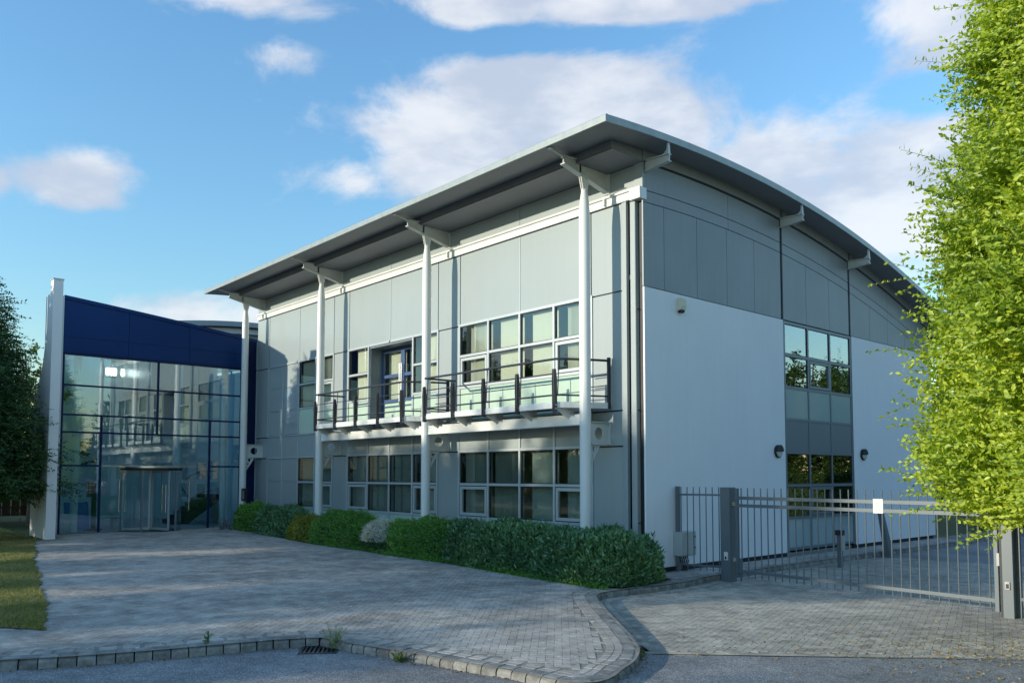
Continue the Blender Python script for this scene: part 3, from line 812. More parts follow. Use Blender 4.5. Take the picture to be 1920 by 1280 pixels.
# revolving door
RX, RY, RR = XG + .05, -3.95, 1.02
rd = MB().tube([(RX, RY, 2.50), (RX, RY, 2.56)], RR + .05, 40).build('revolving_door', 'steel', HB, smooth=True)
MB().tube([(RX, RY, 2.42), (RX, RY, 2.498)], RR + .015, 40).build('canopy_ring', 'black', rd, smooth=True)
MB().tube([(RX, RY, .245), (RX, RY, .262)], RR + .02, 40).build('floor_ring', 'black', rd)
def shell(a0, a1):
    n = 12; mb = MB()
    for i in range(n):
        p, q = a0 + (a1 - a0) * i / n, a0 + (a1 - a0) * (i + 1) / n
        c = [(RX + r * math.cos(t), RY + r * math.sin(t)) for r, t in ((RR, p), (RR, q), (RR - .012, q), (RR - .012, p))]
        mb.hexa([(x, y, .27) for x, y in c] + [(x, y, 2.42) for x, y in c])
    mb.build('curved_pane', 'glass_door', rd, smooth=True)
shell(R_(35), R_(125)); shell(R_(-125), R_(-35))
for a in (35, 125, -125, -35):
    x, y = RX + RR * math.cos(R_(a)), RY + RR * math.sin(R_(a))
    box('door_post', 'frame_grey', rd, x - .03, x + .03, y - .03, y + .03, .262, 2.419)
for k in range(3):
    a = R_(20 + 120 * k); d = Vector((math.cos(a), math.sin(a))); n_ = Vector((-d.y, d.x))
    def pt(s_, t_, z): return (RX + d.x * s_ + n_.x * t_, RY + d.y * s_ + n_.y * t_, z)
    mb = MB(); L = RR - .05
    for (s0, s1, z0, z1) in ((.03, L, .28, .36), (.03, L, 2.32, 2.41), (.03, .09, .36, 2.32), (L - .06, L, .36, 2.32)):
        mb.hexa([pt(s0, -.02, z0), pt(s1, -.02, z0), pt(s1, .02, z0), pt(s0, .02, z0), pt(s0, -.02, z1), pt(s1, -.02, z1), pt(s1, .02, z1), pt(s0, .02, z1)])
    mb.build('door_wing', 'alu', rd)
    MB().hexa([pt(.09, -.004, .36), pt(L - .06, -.004, .36), pt(L - .06, .004, .36), pt(.09, .004, .36), pt(.09, -.004, 2.32), pt(L - .06, -.004, 2.32), pt(L - .06, .004, 2.32), pt(.09, .004, 2.32)]).build('pane', 'glass_door', rd)
    MB().tube([pt(L - .12, -.06, .9), pt(L - .12, -.06, 1.9)], .016, 8).build('handle', 'steel', rd, smooth=True)

# things inside the hall
ST = thing('staircase', (-23.2, -1.4, .25), 'dark staircase behind the hall glazing', 'staircase')
sp = [(-2.1, .26)]
for k in range(7):
    y = -2.1 + .23 * k
    sp += [(y, .26 + .17 * (k + 1)), (y + .23, .26 + .17 * (k + 1))]
sp += [(sp[-1][0] + .25, 1.45), (sp[-1][0] + .25, 1.20), (-1.1, .62), (-1.6, .26)]
MB().prism(sp, 'x', -23.9, -22.4).build('flight', 'black', ST)
MB().tube([(-22.4, -1.5, 2.25), (-22.4, -1.95, 1.85), (-22.4, -1.55, 1.30)], .03, 8).tube([(-22.4, -1.5, 2.25), (-22.4, -1.1, 2.4), (-22.4, -.5, 2.42)], .02, 8).tube([(-22.4, -1.5, 1.30), (-22.4, -1.0, 1.55), (-22.4, -.6, 1.62)], .015, 8).build('handrail', 'black', ST)
DB = thing('display_board', (-21.2, -6.0, .25), 'blue display board leaning inside the hall glass', 'board')
MB().hexa([(-21.3, -6.35, .26), (-21.3, -5.55, .26), (-21.25, -5.55, .26), (-21.25, -6.35, .26), (-21.6, -6.35, 1.25), (-21.6, -5.55, 1.25), (-21.55, -5.55, 1.25), (-21.55, -6.35, 1.25)]).build('face', 'poster_blue', DB)
MB().hexa([(-21.02, -6.45, .26), (-21.02, -6.2, .26), (-20.98, -6.2, .26), (-20.98, -6.45, .26), (-21.3, -6.45, .85), (-21.3, -6.2, .85), (-21.26, -6.2, .85), (-21.26, -6.45, .85)]).build('leaflet', 'sign_white', DB)
CS = thing('coat_stand', (-21.0, -5.5, .25), 'tall dark stand with pegs inside the hall glass', 'stand')
MB().box(-21.05, -20.95, -5.57, -5.43, .28, 1.95).build('post', 'black', CS)
MB().tube([(-21, -5.5, .25), (-21, -5.5, .29)], .3, 16).build('foot', 'black', CS)
pg = [MB().tube([(-21, -5.5, z), (-20.9, -5.5 + sgn * .14, z + .05)], .012, 6).build('peg', 'steel', CS) for z in (.7, 1.0, 1.3, 1.6) for sgn in (-1, 1)]
SK = thing('wall_speaker', (-21, -5.8, 2.0), 'black box hung high inside the hall beside the mullion', 'box')
box('case', 'black', SK, -20.2, -20.0, -5.98, -5.78, 1.75, 2.02); box('case', 'black', SK, -20.2, -20.02, -5.96, -5.76, 1.48, 1.72)
box('wall_arm', 'steel', SK, -20.4, -20.2, -5.9, -5.86, 1.85, 1.9)
RB = thing('reception_bench', (-22, -4.9, .25), 'low white bench on the hall floor', 'bench')
box('top', 'sign_white', RB, -22.6, -22.0, -6.3, -4.2, .62, .68); box('leg', 'cabinet', RB, -22.5, -22.1, -6.1, -6.0, .25, .62); box('leg', 'cabinet', RB, -22.5, -22.1, -4.5, -4.4, .25, .62)
for k, y in enumerate((-3.0, -2.35)):
    L = thing('wall_light', (-28.4, y, 6.9), 'lit three-tube wall light high inside the hall', 'lamp', 'pair of lit hall lights')
    box('tray', 'sign_white', L, -28.49, -28.44, y - .26, y + .26, 6.74, 7.14)
    for j in range(3): box('tube', 'lamp_lit', L, -28.44, -28.40, y - .21 + .16 * j, y - .12 + .16 * j, 6.79, 7.09)
# building behind with low curved roof
RBD = thing('rear_building', (-30, 6, .1), 'pale low curved roof of building rising behind the blue fascia', 'building')
def rz(y): return 9.2 - (y - 3.0) ** 2 / 60
yy = [-2.5 + 16.5 * i / 20 for i in range(21)]
MB().prism([(y, rz(y)) for y in yy] + [(y, rz(y) - .22) for y in yy[::-1]], 'x', -40, -24.0).build('roof', 'rear_roof', RBD)
MB().prism([(y, rz(y) - .24) for y in yy] + [(yy[-1], 6.0), (yy[0], 6.0)], 'x', -39.6, -24.5).build('wall', 'panel', RBD)
MB().prism([(y, rz(y) - .26) for y in yy] + [(y, rz(y) - .5) for y in yy[::-1]], 'x', -24.49, -24.3).build('fascia', 'white_steel', RBD)
box('lower_wall', 'panel_side', RBD, -39.5, -29.0, -2.4, 13.9, .1, 5.99)

# --- fittings on the side wall
for (y, ) in ((5.40,), (10.24,)):
    L = thing('wall_lamp', (.014, y, 2.87), 'round black eyelid wall lamp %s glazed strip' % ('nearer the building corner, beside the' if y < 7 else 'beyond the'), 'lamp')
    n = 28
    MB().tube([(.014, y, 2.87), (.06, y, 2.87)], .17, n).build('body', 'black', L, smooth=True)
    pts = [(y + .135 * math.cos(a), 2.86 + .135 * math.sin(a)) for a in [math.pi + math.pi * i / 14 for i in range(15)]]
    MB().prism(pts, 'x', .061, .085).build('lens', 'cabinet', L)
    pts = [(y + .17 * math.cos(a), 2.87 + .17 * math.sin(a)) for a in [math.pi * i / 14 for i in range(15)]]
    MB().prism(pts, 'x', .0605, .105).build('eyelid', 'black', L)
SB = thing('security_sensor', (.014, 1.26, 6.13), 'small cream sensor box high on the white wall', 'sensor')
MB().prism([(.014, 6.0), (.11, 6.02), (.14, 6.1), (.14, 6.24), (.10, 6.29), (.014, 6.29)], 'y', 1.17, 1.35).build('case', 'cream', SB)
MB().prism([(.03, 5.955), (.10, 5.96), (.115, 6.015), (.03, 5.998)], 'y', 1.19, 1.33).build('lens', 'black', SB)
UC = thing('utility_cabinet', (.15, 1.2, .45), 'pale grey utility cabinet on the white wall behind the fence', 'cabinet')
box('case', 'cabinet', UC, .013, .25, .93, 1.46, .46, .99, .008)
box('door', 'cabinet', UC, .251, .262, .96, 1.43, .49, .96)
for z in (.62, .86): box('lock', 'black', UC, .263, .275, 1.38, 1.41, z, z + .03)
for k in range(5):
    y = 1.0 + .07 * k
    MB().tube([(.12, y, .46), (.13, y + .05, .32), (.10, y - .02, .2), (.12, y + .03, .11)], .014, 6).build('cable', 'black', UC)
from mathutils.geometry import tessellate_polygon

# ================================================================== GROUND
def sheet(name, poly, zf, mat, kind='structure', parent=None, thick=None):
    bm = bmesh.new()
    vs = [bm.verts.new((x, y, zf(x) if callable(zf) else zf)) for x, y in poly]
    for tri in tessellate_polygon([[Vector((x, y, 0)) for x, y in poly]]):
        if len(set(tri)) == 3: bm.faces.new([vs[i] for i in tri])
    bmesh.ops.recalc_face_normals(bm, faces=bm.faces)
    if sum(q.normal.z for q in bm.faces) < 0: bmesh.ops.reverse_faces(bm, faces=bm.faces)
    me = bpy.data.meshes.new(name); bm.to_mesh(me); bm.free()
    me.materials.append(MATS[mat])
    o = bpy.data.objects.new(name, me); COL.objects.link(o); WO[o.name] = Vector((0, 0, 0))
    if parent is not None: o.parent = parent
    if kind and parent is None: o['kind'] = kind
    return o
# kerb line (outer top edge) from the lawn side round to the building side
def catmull(P, closed=False, step=.06):
    out = []
    for i in range(len(P) - 1):
        p0 = P[max(i - 1, 0)]; p1 = P[i]; p2 = P[i + 1]; p3 = P[min(i + 2, len(P) - 1)]
        n = max(2, int((Vector(p2) - Vector(p1)).length / step))
        for k in range(n):
            t = k / n
            out.append(tuple(.5 * (2 * p1[j] + (p2[j] - p0[j]) * t + (2 * p0[j] - 5 * p1[j] + 4 * p2[j] - p3[j]) * t * t + (3 * p1[j] - p0[j] - 3 * p2[j] + p3[j]) * t ** 3) for j in (0, 1)))
    out.append(P[-1]); return out
KA = [(-3.2, -19.0), (-1.6, -15.6), (.20, -12.0), (.56, -11.2), (.84, -10.35), (1.02, -9.68), (1.18, -9.1), (1.42, -8.55)]
KB = [(1.42, -8.55), (2.02, -8.42), (2.87, -8.18), (3.7, -8.0), (4.4, -7.82), (4.92, -7.75), (5.22, -7.66), (5.36, -7.45), (5.32, -7.15), (5.18, -6.85), (5.02, -6.45), (4.75, -6.02), (4.45, -5.68), (3.62, -4.97), (2.49, -4.06), (1.62, -3.32), (1.28, -2.98), (1.13, -2.66), (1.10, -2.32), (1.15, -1.6), (1.20, -.75), (1.18, .0), (1.0, 1.2), (.98, 5.0), (1.05, 12.0), (1.1, 24.0)]
LA, LB = catmull(KA), catmull(KB)
KL = LA[:-1] + LB
ZR = -.01                                   # road and drive level
ground = sheet('ground', [(-400, -400), (400, -400), (400, 400), (-400, 400)], -.06, 'far_ground')
road = sheet('road', [(-60, -60), (14.5, -60), (30, -26), (30, 12), (19.2, 8.6), (4.60, -5.72), (4.9, -6.3), (5.0, -7.4), (1.7, -8.3), (1.2, -8.7), (.6, -11), (-3.6, -19.5), (-24, -60)], ZR - .003, 'asphalt')
drive = sheet('driveway', [(4.62, -5.60), (19.2, 8.4), (19.2, 40), (.8, 40), (.8, -2.6), (1.3, -2.8), (2.3, -3.8), (3.5, -4.8)], ZR - .0045, 'paver_bed')
dfar = sheet('driveway_far', [(1.0, 9), (19, 9), (19, 40), (1.0, 40)], ZR, 'paver_far')
tpoly = [(x, y) for x, y in KL[::3]] + [(-.05, 24.0), (-.05, .1), (-19.5, .1), (-19.7, -8.0), (-60, -8.0), (-60, -19)]
terr = sheet('terrace', tpoly, lambda x: G(x) - .0045, 'paver_bed')

# ---- block paving
def inside(p, poly):
    x, y = p; c = False; n = len(poly); j = n - 1
    for i in range(n):
        xi, yi = poly[i]; xj, yj = poly[j]
        if (yi > y) != (yj > y) and x < (xj - xi) * (y - yi) / (yj - yi) + xi: c = not c
        j = i
    return c
KLa = np.array(KL)
def kdist(x, y): return math.sqrt(((KLa[:, 0] - x) ** 2 + (KLa[:, 1] - y) ** 2).min())
def herringbone(x0, x1, y0, y1, ang, L=.2):
    """centres and long-axis angles of 2:1 blocks in herringbone"""
    W = L / 2; out = []; ca, sa = math.cos(ang), math.sin(ang)
    cx, cy = (x0 + x1) / 2, (y0 + y1) / 2; R = math.hypot(x1 - x0, y1 - y0) / 2 + 1
    n = int(R / W) + 2
    for j in range(-n, n):
        for k in range(-n // 2 - 2, n // 2 + 2):
            for h in range(2):
                u = j * W + k * 4 * W; v = j * W
                if h == 0: px, py, a = u + W, v + W / 2, 0
                else: px, py, a = u - W / 2, v + W, math.pi / 2
                x, y = cx + px * ca - py * sa, cy + px * sa + py * ca
                if x0 < x < x1 and y0 < y < y1: out.append((x, y, ang + a))
    return out
def block_mesh(L, W, g=.0025, ch=.002, h=.05):
    a, b = L / 2 - g, W / 2 - g
    v = [(-a, -b, -h), (a, -b, -h), (a, b, -h), (-a, b, -h), (-a, -b, -ch), (a, -b, -ch), (a, b, -ch), (-a, b, -ch),
         (-a + ch, -b + ch, 0), (a - ch, -b + ch, 0), (a - ch, b - ch, 0), (-a + ch, b - ch, 0)]
    f = [(0, 1, 5, 4), (1, 2, 6, 5), (2, 3, 7, 6), (3, 0, 4, 7), (4, 5, 9, 8), (5, 6, 10, 9), (6, 7, 11, 10), (7, 4, 8, 11), (8, 9, 10, 11)]
    return v, f
def pave(parent, cells, mat, zf, rng, L=.2, W=.1, near=300):
    cells.sort(key=lambda c: (c[0] - CAM.x) ** 2 + (c[1] - CAM.y) ** 2)
    vis = []
    for c in cells:
        d = Vector((c[0], c[1], 0)) - CAM
        if abs(d.dot(CR) / max(.1, d.dot(CF))) < .70: vis.append(c)
    first = vis[:near]; fs = set(first); rest = [c for c in cells if c not in fs]
    v, f = block_mesh(L, W)
    me = bpy.data.meshes.new('paver'); me.from_pydata(v, [], f); me.materials.append(MATS[mat])
    for (x, y, a) in first:
        o = bpy.data.objects.new('paver', me); place(o, (x, y, zf(x) + rng.uniform(-.0004, .0004)), parent)
        o.rotation_euler = (rng.uniform(-.0008, .0008), rng.uniform(-.0008, .0008), a)
    va = np.array(v); n = len(rest); fa_ = np.array([list(q) for q in f])
    X = np.array([r[0] for r in rest]); Y = np.array([r[1] for r in rest]); A = np.array([r[2] for r in rest])
    Z = np.array([zf(r[0]) for r in rest]) + np.random.default_rng(3).uniform(-.0004, .0004, n)
    ca, sa = np.cos(A)[:, None], np.sin(A)[:, None]
    V = np.stack([X[:, None] + va[:, 0] * ca - va[:, 1] * sa, Y[:, None] + va[:, 0] * sa + va[:, 1] * ca, Z[:, None] + va[:, 2] + 0 * ca], -1).reshape(-1, 3)
    F = (fa_[None] + (np.arange(n) * len(v))[:, None, None]).reshape(-1, 4)
    o = bulk('pavers', V, F, mat, parent); o['kind'] = 'stuff'
def bulk(name, V, F, mat, parent=None, smooth=False):
    me = bpy.data.meshes.new(name)
    me.vertices.add(len(V)); me.vertices.foreach_set('co', np.asarray(V, np.float32).ravel())
    k = F.shape[1]
    me.loops.add(F.size); me.loops.foreach_set('vertex_index', F.astype(np.int32).ravel())
    me.polygons.add(len(F)); me.polygons.foreach_set('loop_start', (np.arange(len(F)) * k).astype(np.int32))
    me.polygons.foreach_set('loop_total', np.full(len(F), k, np.int32))
    me.polygons.foreach_set('use_smooth', np.full(len(F), bool(smooth)))
    me.update(); me.validate()
    me.materials.append(MATS[mat])
    o = bpy.data.objects.new(name, me); COL.objects.link(o); WO[o.name] = Vector((0, 0, 0))
    if parent is not None:
        o.parent = parent; o.location = -worig(parent)
    return o
rp = random.Random(11)
lawn_poly = [(-1.35, -11.15), (-5.6, -10.32), (-11.0, -9.36), (-17.2, -8.1), (-17.5, -7.85), (-26.3, -7.85), (-60, -3.0), (-60, -19), (-6, -17.5), (-2.2, -11.9)]
def course(off, line, step=.2):
    out = []; acc = 0.0; P = [Vector(p) for p in line]
    for i in range(1, len(P)):
        d = P[i] - P[i - 1]; acc += d.length
        if acc >= step:
            acc = 0.0; d.normalize(); n = Vector((-d.y, d.x)); q = P[i] + n * off
            out.append((q.x, q.y, math.atan2(d.y, d.x)))
    return out
_lp = []
for i in range(len(lawn_poly)):
    p, q = Vector(lawn_poly[i]), Vector(lawn_poly[(i + 1) % len(lawn_poly)])
    n = max(1, int(min((q - p).length, 18) / .12)) if i in (0, 1, 2, 3, 8, 9) else 1
    for k in range(n):
        r_ = p + (q - p) * (k / n); d = (q - p).normalized()
        off = (rp.uniform(-.03, .03) + .025 * math.sin(k * .55) + .03 * math.sin(k * .19 + 1)) if n > 1 and k else 0
        _lp.append((r_.x - d.y * off, r_.y + d.x * off))
lawn_poly = _lp
tc_ = []
for (x, y, a) in herringbone(-19.4, 5.4, -14.5, 0.1, R_(45)):
    if y > -1.0 and x < .9: continue
    if kdist(x, y) < .465 or not inside((x, y), tpoly) or inside((x, y), lawn_poly): continue
    if x < -16.9 and y < -7.3: continue
    tc_.append((x, y, a))
tc_ += [c for o_ in (.262, .366) for c in course(o_, LA) + course(o_, LB) if -14 < c[1] < -2.3 and inside((c[0], c[1]), tpoly) and kdist(c[0], c[1]) > o_ - .03]
pave(terr, tc_, 'paver_terrace', G, rp)
dpoly = [(4.58, -5.62), (14.2, 4.0), (14.2, 9.1), (1.0, 9.1), (1.0, .5), (1.0, -2.7), (1.3, -2.8), (2.4, -3.75), (3.5, -4.68), (4.3, -5.3)]
dc_ = [c for c in herringbone(.9, 14.2, -5.7, 9.1, R_(18)) if inside((c[0], c[1]), dpoly) and kdist(c[0], c[1]) > .34 and (c[1] + 5.62) - (c[0] - 4.58) > .17]
dc_ += [c for o_ in (-.075, -.179) for c in course(o_, [p for p in LB if p[1] > -5.5 and p[0] < 4.7]) if kdist(c[0], c[1]) > -o_ - .03 and c[1] < 8]
dc_ += [(4.62 + .1414 * k * 1.005 - .04, -5.58 + .1414 * k * 1.005 + .03, R_(45)) for k in range(68)]
pave(drive, dc_, 'paver_drive', lambda x: ZR, rp)
pc_ = [c for c in herringbone(.02, 1.2, .0, 15.5, R_(0)) if inside((c[0], c[1]), tpoly) and kdist(c[0], c[1]) > .2]
pave(terr, pc_, 'paver_terrace', G, rp, near=0)

# ---- kerb stones, one by one
def kerb_run(line, step, parent, skip=()):
    L = [Vector(p) for p in line]; acc = 0; pts = [L[0]]; tot = 0
    for i in range(len(L) - 1):
        seg = (L[i + 1] - L[i]).length
        while acc + seg >= step:
            t = (step - acc) / seg; q = L[i] + (L[i + 1] - L[i]) * t
            pts.append(q); L[i] = q; seg = (L[i + 1] - L[i]).length; acc = 0
        acc += seg
    if acc > .05: pts.append(L[-1])
    for i in range(len(pts) - 1):
        a, b = pts[i], pts[i + 1]
        d = (b - a).normalized(); n = Vector((-d.y, d.x)); g = .006 + rp.random() * .004
        wd_ = .20; z = G(a.x) + rp.uniform(-.004, .005); zb = ZR - .08
        a2, b2 = a + d * g, b - d * g
        out = rp.uniform(-.006, .006)
        def P(p, off, zz): q = p + n * (off + out); return (q.x, q.y, zz)
        prof = [(0.0, zb), (.0, z - .055), (.012, z - .032), (.042, z - .006), (.065, z), (wd_, z), (wd_, zb)]
        m = len(prof)
        mb = MB(); mb.add([P(a2, o_, zz) for o_, zz in prof] + [P(b2, o_, zz) for o_, zz in prof],
                          [tuple(range(m)), tuple(range(2 * m - 1, m - 1, -1))] + [(k, (k + 1) % m, m + (k + 1) % m, m + k) for k in range(m)])
        mb.build('kerb_stone', 'kerb', parent)
kerb_run(LA, .205, terr); kerb_run([p for p in LB if p[1] < 1.3], .205, terr); kerb_run([p for p in LB if p[1] >= 1.3], .62, terr)

# ---- lawn, bed, litter
lawn = sheet('lawn', lawn_poly, lambda x: G(x) + .012, 'lawn')
bed = sheet('planting_bed', [(-18.9, -.95), (-14.3, -1.75), (-11.4, -2.1), (-7.9, -1.85), (-4.3, -1.95), (-1.2, -2.15), (.75, -2.35), (.95, -1.2), (.9, -.3), (.35, -.02), (-.0, -.02), (-18.9, -.02)], lambda x: G(x) + .012, 'soil')
rg = np.random.default_rng(8)
def tris(name, base, dirs, L, W, mat, kind, parent=None):
    n = len(base); side = np.cross(dirs, rg.normal(size=(n, 3))); side /= np.linalg.norm(side, axis=1)[:, None] + 1e-9
    V = np.stack([base - side * W[:, None], base + side * W[:, None], base + dirs * L[:, None]], 1).reshape(-1, 3)
    F = np.arange(n * 3).reshape(-1, 3)
    o = bulk(name, V, F, mat, parent)
    if kind: o['kind'] = kind
    return o
pts = []
while len(pts) < 42000:
    x = rg.uniform(-1, 0) ** 3 * 26 - 1.2; y = rg.uniform(-15, -6)
    if inside((x, y), lawn_poly): pts.append((x, y, G(x) + .01))
base = np.array(pts); dr_ = rg.normal(size=base.shape) * .55; dr_[:, 2] = 1; dr_ /= np.linalg.norm(dr_, axis=1)[:, None]
g_ = tris('grass', base, dr_, rg.uniform(.025, .075, len(base)), rg.uniform(.004, .008, len(base)), 'grass_mat', 'stuff')
prop(g_, 'short dry patchy grass covering the lawn beside the fin wall', 'grass')
def litter(name, pts, label, sz=(.02, .05)):
    base = np.array(pts); n = len(base); d = rg.normal(size=(n, 3)); d[:, 2] *= .25; d /= np.linalg.norm(d, axis=1)[:, None]
    o = tris(name, base, d, rg.uniform(*sz, n), rg.uniform(.006, .016, n), 'litter', 'stuff'); prop(o, label, 'leaf litter')
P1 = []
for k in range(1500):
    t = rg.uniform(); x = 8.6 - abs(rg.normal(0, 1.5)); y = -1.9 + rg.normal(0, 1.0) + (x - 8) * .5
    P1.append((x, y, ZR + .006))
litter('fallen_leaves', [p for p in P1 if kdist(p[0], p[1]) > .5 and p[1] < .5], 'dry yellow leaves scattered on the drive below the hornbeam')
P2 = []
for k in range(1600):
    i = rg.integers(0, len(KLa) - 1); x, y = KLa[i]
    if y > -1 or y < -13: continue
    q = KLa[i + 1] - KLa[i]; q = q / (np.linalg.norm(q) + 1e-9); off = -abs(rg.normal(0, .05)) - .01
    P2.append((x - q[1] * off, y + q[0] * off, ZR + .004))
litter('gutter_litter', P2, 'brown leaf scraps lying along the foot of the kerb', (.012, .035))

# ================================================================== FENCE AND GATE
def finbar(mb, x, y, z0, z1, r=.011): mb.box(x - r, x + r, y - r, y + r, z0, z1)
GA, GB_ = Vector((1.46, 1.20)), Vector((6.60, .76))
FN = thing('metal_fence', (.6, 1.1, .12), 'short grey bar fence between white wall and gate post', 'fence')
box('post', 'fence_paint', FN, .05, .13, .97, 1.05, .10, 2.0, .004)
fa0, fb0 = Vector((.13, 1.01)), Vector((1.12, 1.20))
def bar(p, q, z0, z1, hw):
    d = (q - p).normalized(); n = Vector((-d.y, d.x)) * hw
    return MB().hexa([(p.x - n.x, p.y - n.y, z0), (q.x - n.x, q.y - n.y, z0), (q.x + n.x, q.y + n.y, z0), (p.x + n.x, p.y + n.y, z0),
                      (p.x - n.x, p.y - n.y, z1), (q.x - n.x, q.y - n.y, z1), (q.x + n.x, q.y + n.y, z1), (p.x + n.x, p.y + n.y, z1)])
for z in (1.80, .26): bar(fa0, fb0, z, z + .04, .02).build('rail', 'fence_paint', FN)
pk = None
for k in range(7):
    p = fa0 + (fb0 - fa0) * ((k + .3) / 6.6) * .97
    if pk is None:
        mb = MB(); mb.tube([(p.x, p.y, .17), (p.x, p.y, 1.99)], .0115, 8); pk = mb.build('picket', 'fence_paint', FN, smooth=True)
    else: clone(pk, (p.x, p.y, .17), FN)
GP = thing('gate_post', (1.23, 1.22, 0), 'broad grey steel gate post beside the planted bed', 'post')
box('shaft', 'fence_paint', GP, 1.13, 1.37, 1.10, 1.34, -.03, 1.99, .006)
box('hinge_plate', 'steel', GP, 1.371, 1.40, 1.16, 1.27, .42, .50); box('hinge_plate', 'steel', GP, 1.371, 1.40, 1.16, 1.27, 1.60, 1.68)
box('lock_box', 'sign_white', GP, 1.23, 1.32, 1.075, 1.099, .45, .62); box('lock_slot', 'black', GP, 1.26, 1.29, 1.060, 1.074, .47, .53)
GT = thing('metal_gate', (4.0, 1.0, .05), 'wide grey bar gate across the driveway with double top rail', 'gate')
bar(GA, GA + (GB_ - GA).normalized() * .06, .10, 1.97, .03).build('stile', 'fence_paint', GT); bar(GB_ - (GB_ - GA).normalized() * .06, GB_, .06, 1.97, .03).build('stile', 'fence_paint', GT)
e = (GB_ - GA).normalized() * .062
for (z0, z1, hw) in ((1.735, 1.80, .03), (1.575, 1.64, .03), (.205, .265, .03)): bar(GA + e, GB_ - e, z0, z1, hw).build('rail', 'fence_paint', GT)
pk = None
L_ = (GB_ - GA).length; npk = 31
for k in range(npk):
    p = GA + (GB_ - GA) * ((.14 + k * (L_ - .28) / (npk - 1)) / L_)
    if pk is None:
        pk = MB().tube([(p.x, p.y, .11), (p.x, p.y, 1.98)], .0125, 8).build('picket', 'fence_paint', GT, smooth=True)
    else: clone(pk, (p.x, p.y, .11), GT)
q = GA + (GB_ - GA) * .615
box('sign_plate', 'sign_white', GT, q.x - .09, q.x + .09, q.y - .045, q.y - .034, 1.56, 1.82)
for k in range(4): box('sign_print', 'cabinet', GT, q.x - .05 + .01 * k, q.x + .05 - .012 * k, q.y - .0475, q.y - .0455, 1.62 + .04 * k, 1.632 + .04 * k)
box('drop_bolt', 'fence_paint', GT, GA.x + .09, GA.x + .12, GA.y - .02, GA.y + .01, .02, .5)
GP2 = thing('gate_post', (6.76, .72, 0), 'pale steel gate post beneath the hornbeam', 'post')
box('shaft', 'fence_paint', GP2, 6.68, 6.84, .64, .80, -.03, 2.05, .006); box('stop_bar', 'black', GP2, 6.645, 6.675, .66, .74, .0, 1.5)
box('lock', 'steel', GP2, 6.72, 6.79, .618, .639, .44, .56); box('lock_hole', 'black', GP2, 6.74, 6.775, .606, .617, .46, .53)
box('latch_box', 'cabinet', GP2, 6.60, 6.64, .66, .74, .80, 1.0)
FN2 = thing('metal_fence', (8.5, .8, 0), 'grey bar fence continuing past the pale gate post', 'fence')
fa0, fb0 = Vector((6.90, .80)), Vector((10.8, 1.1))
for z in (1.75, .26): bar(fa0, fb0, z, z + .05, .02).build('rail', 'fence_paint', FN2)
pk = None
for k in range(24):
    p = fa0 + (fb0 - fa0) * ((k + .6) / 24)
    if pk is None: pk = MB().tube([(p.x, p.y, .12), (p.x, p.y, 1.98)], .0125, 8).build('picket', 'fence_paint', FN2, smooth=True)
    else: clone(pk, (p.x, p.y, .12), FN2)
for x in (6.87, 10.85): box('post', 'fence_paint', FN2, x - .03, x + .03, .78, .86, -.02, 2.0)
IP = thing('intercom_post', (1.6, 5.5, 0), 'short grey post with black reader head inside the gate', 'post')
box('shaft', 'fence_paint', IP, 1.52, 1.62, 5.5, 5.6, -.02, .78); box('reader', 'black', IP, 1.49, 1.65, 5.46, 5.64, .78, .90); box('door_stop', 'cabinet', IP, 1.64, 1.70, 5.46, 5.56, .40, .76)
LP = thing('leaning_post', (1.15, 9.1, 0), 'dark tapered post leaning against the path edge inside the gate', 'post')
MB().hexa([(1.15, 8.95, -.02), (1.32, 8.95, -.02), (1.32, 9.2, -.02), (1.15, 9.2, -.02), (.92, 9.0, 1.55), (1.02, 9.0, 1.55), (1.02, 9.12, 1.55), (.92, 9.12, 1.55)]).build('shaft', 'fence_paint', LP)
box('foot_plate', 'frame_grey', LP, 1.08, 1.38, 8.88, 9.28, -.015, .01)
SG = thing('reader_post', (-18.4, -1.0, .2), 'slim post with black card reader in front of the blue return panel', 'post')
box('shaft', 'cabinet', SG, -18.36, -18.30, -1.03, -.97, .2, 1.3); box('reader', 'black', SG, -18.50, -18.18, -1.05, -.95, 1.28, 1.75); box('screen', 'frame_grey', SG, -18.40, -18.24, -1.058, -1.051, 1.36, 1.66)

# drain
DR = thing('drain_grate', (1.55, -8.62, ZR), 'iron drain grate set in the asphalt at the kerb notch', 'drain')
a = R_(55); u = Vector((math.cos(a), math.sin(a))); v_ = Vector((-u.y, u.x)); c0 = Vector((1.62, -8.66))
def dq(s0, s1, t0, t1, z0, z1):
    P = lambda s_, t_, z: (c0.x + u.x * s_ + v_.x * t_, c0.y + u.y * s_ + v_.y * t_, z)
    return MB().hexa([P(s0, t0, z0), P(s1, t0, z0), P(s1, t1, z0), P(s0, t1, z0), P(s0, t0, z1), P(s1, t0, z1), P(s1, t1, z1), P(s0, t1, z1)])
dq(-.20, .20, -.20, .20, ZR - .008, ZR - .003).build('pit', 'black', DR)
for (s0, s1, t0, t1) in ((-.24, .24, -.24, -.20), (-.24, .24, .20, .24), (-.24, -.20, -.20, .20), (.20, .24, -.20, .20)): dq(s0, s1, t0, t1, ZR - .01, ZR + .010).build('frame', 'rail_dark', DR)
for k in range(7): dq(-.185 + k * .055, -.155 + k * .055, -.20, .20, ZR - .003, ZR + .008).build('grate_bar', 'rail_dark', DR)

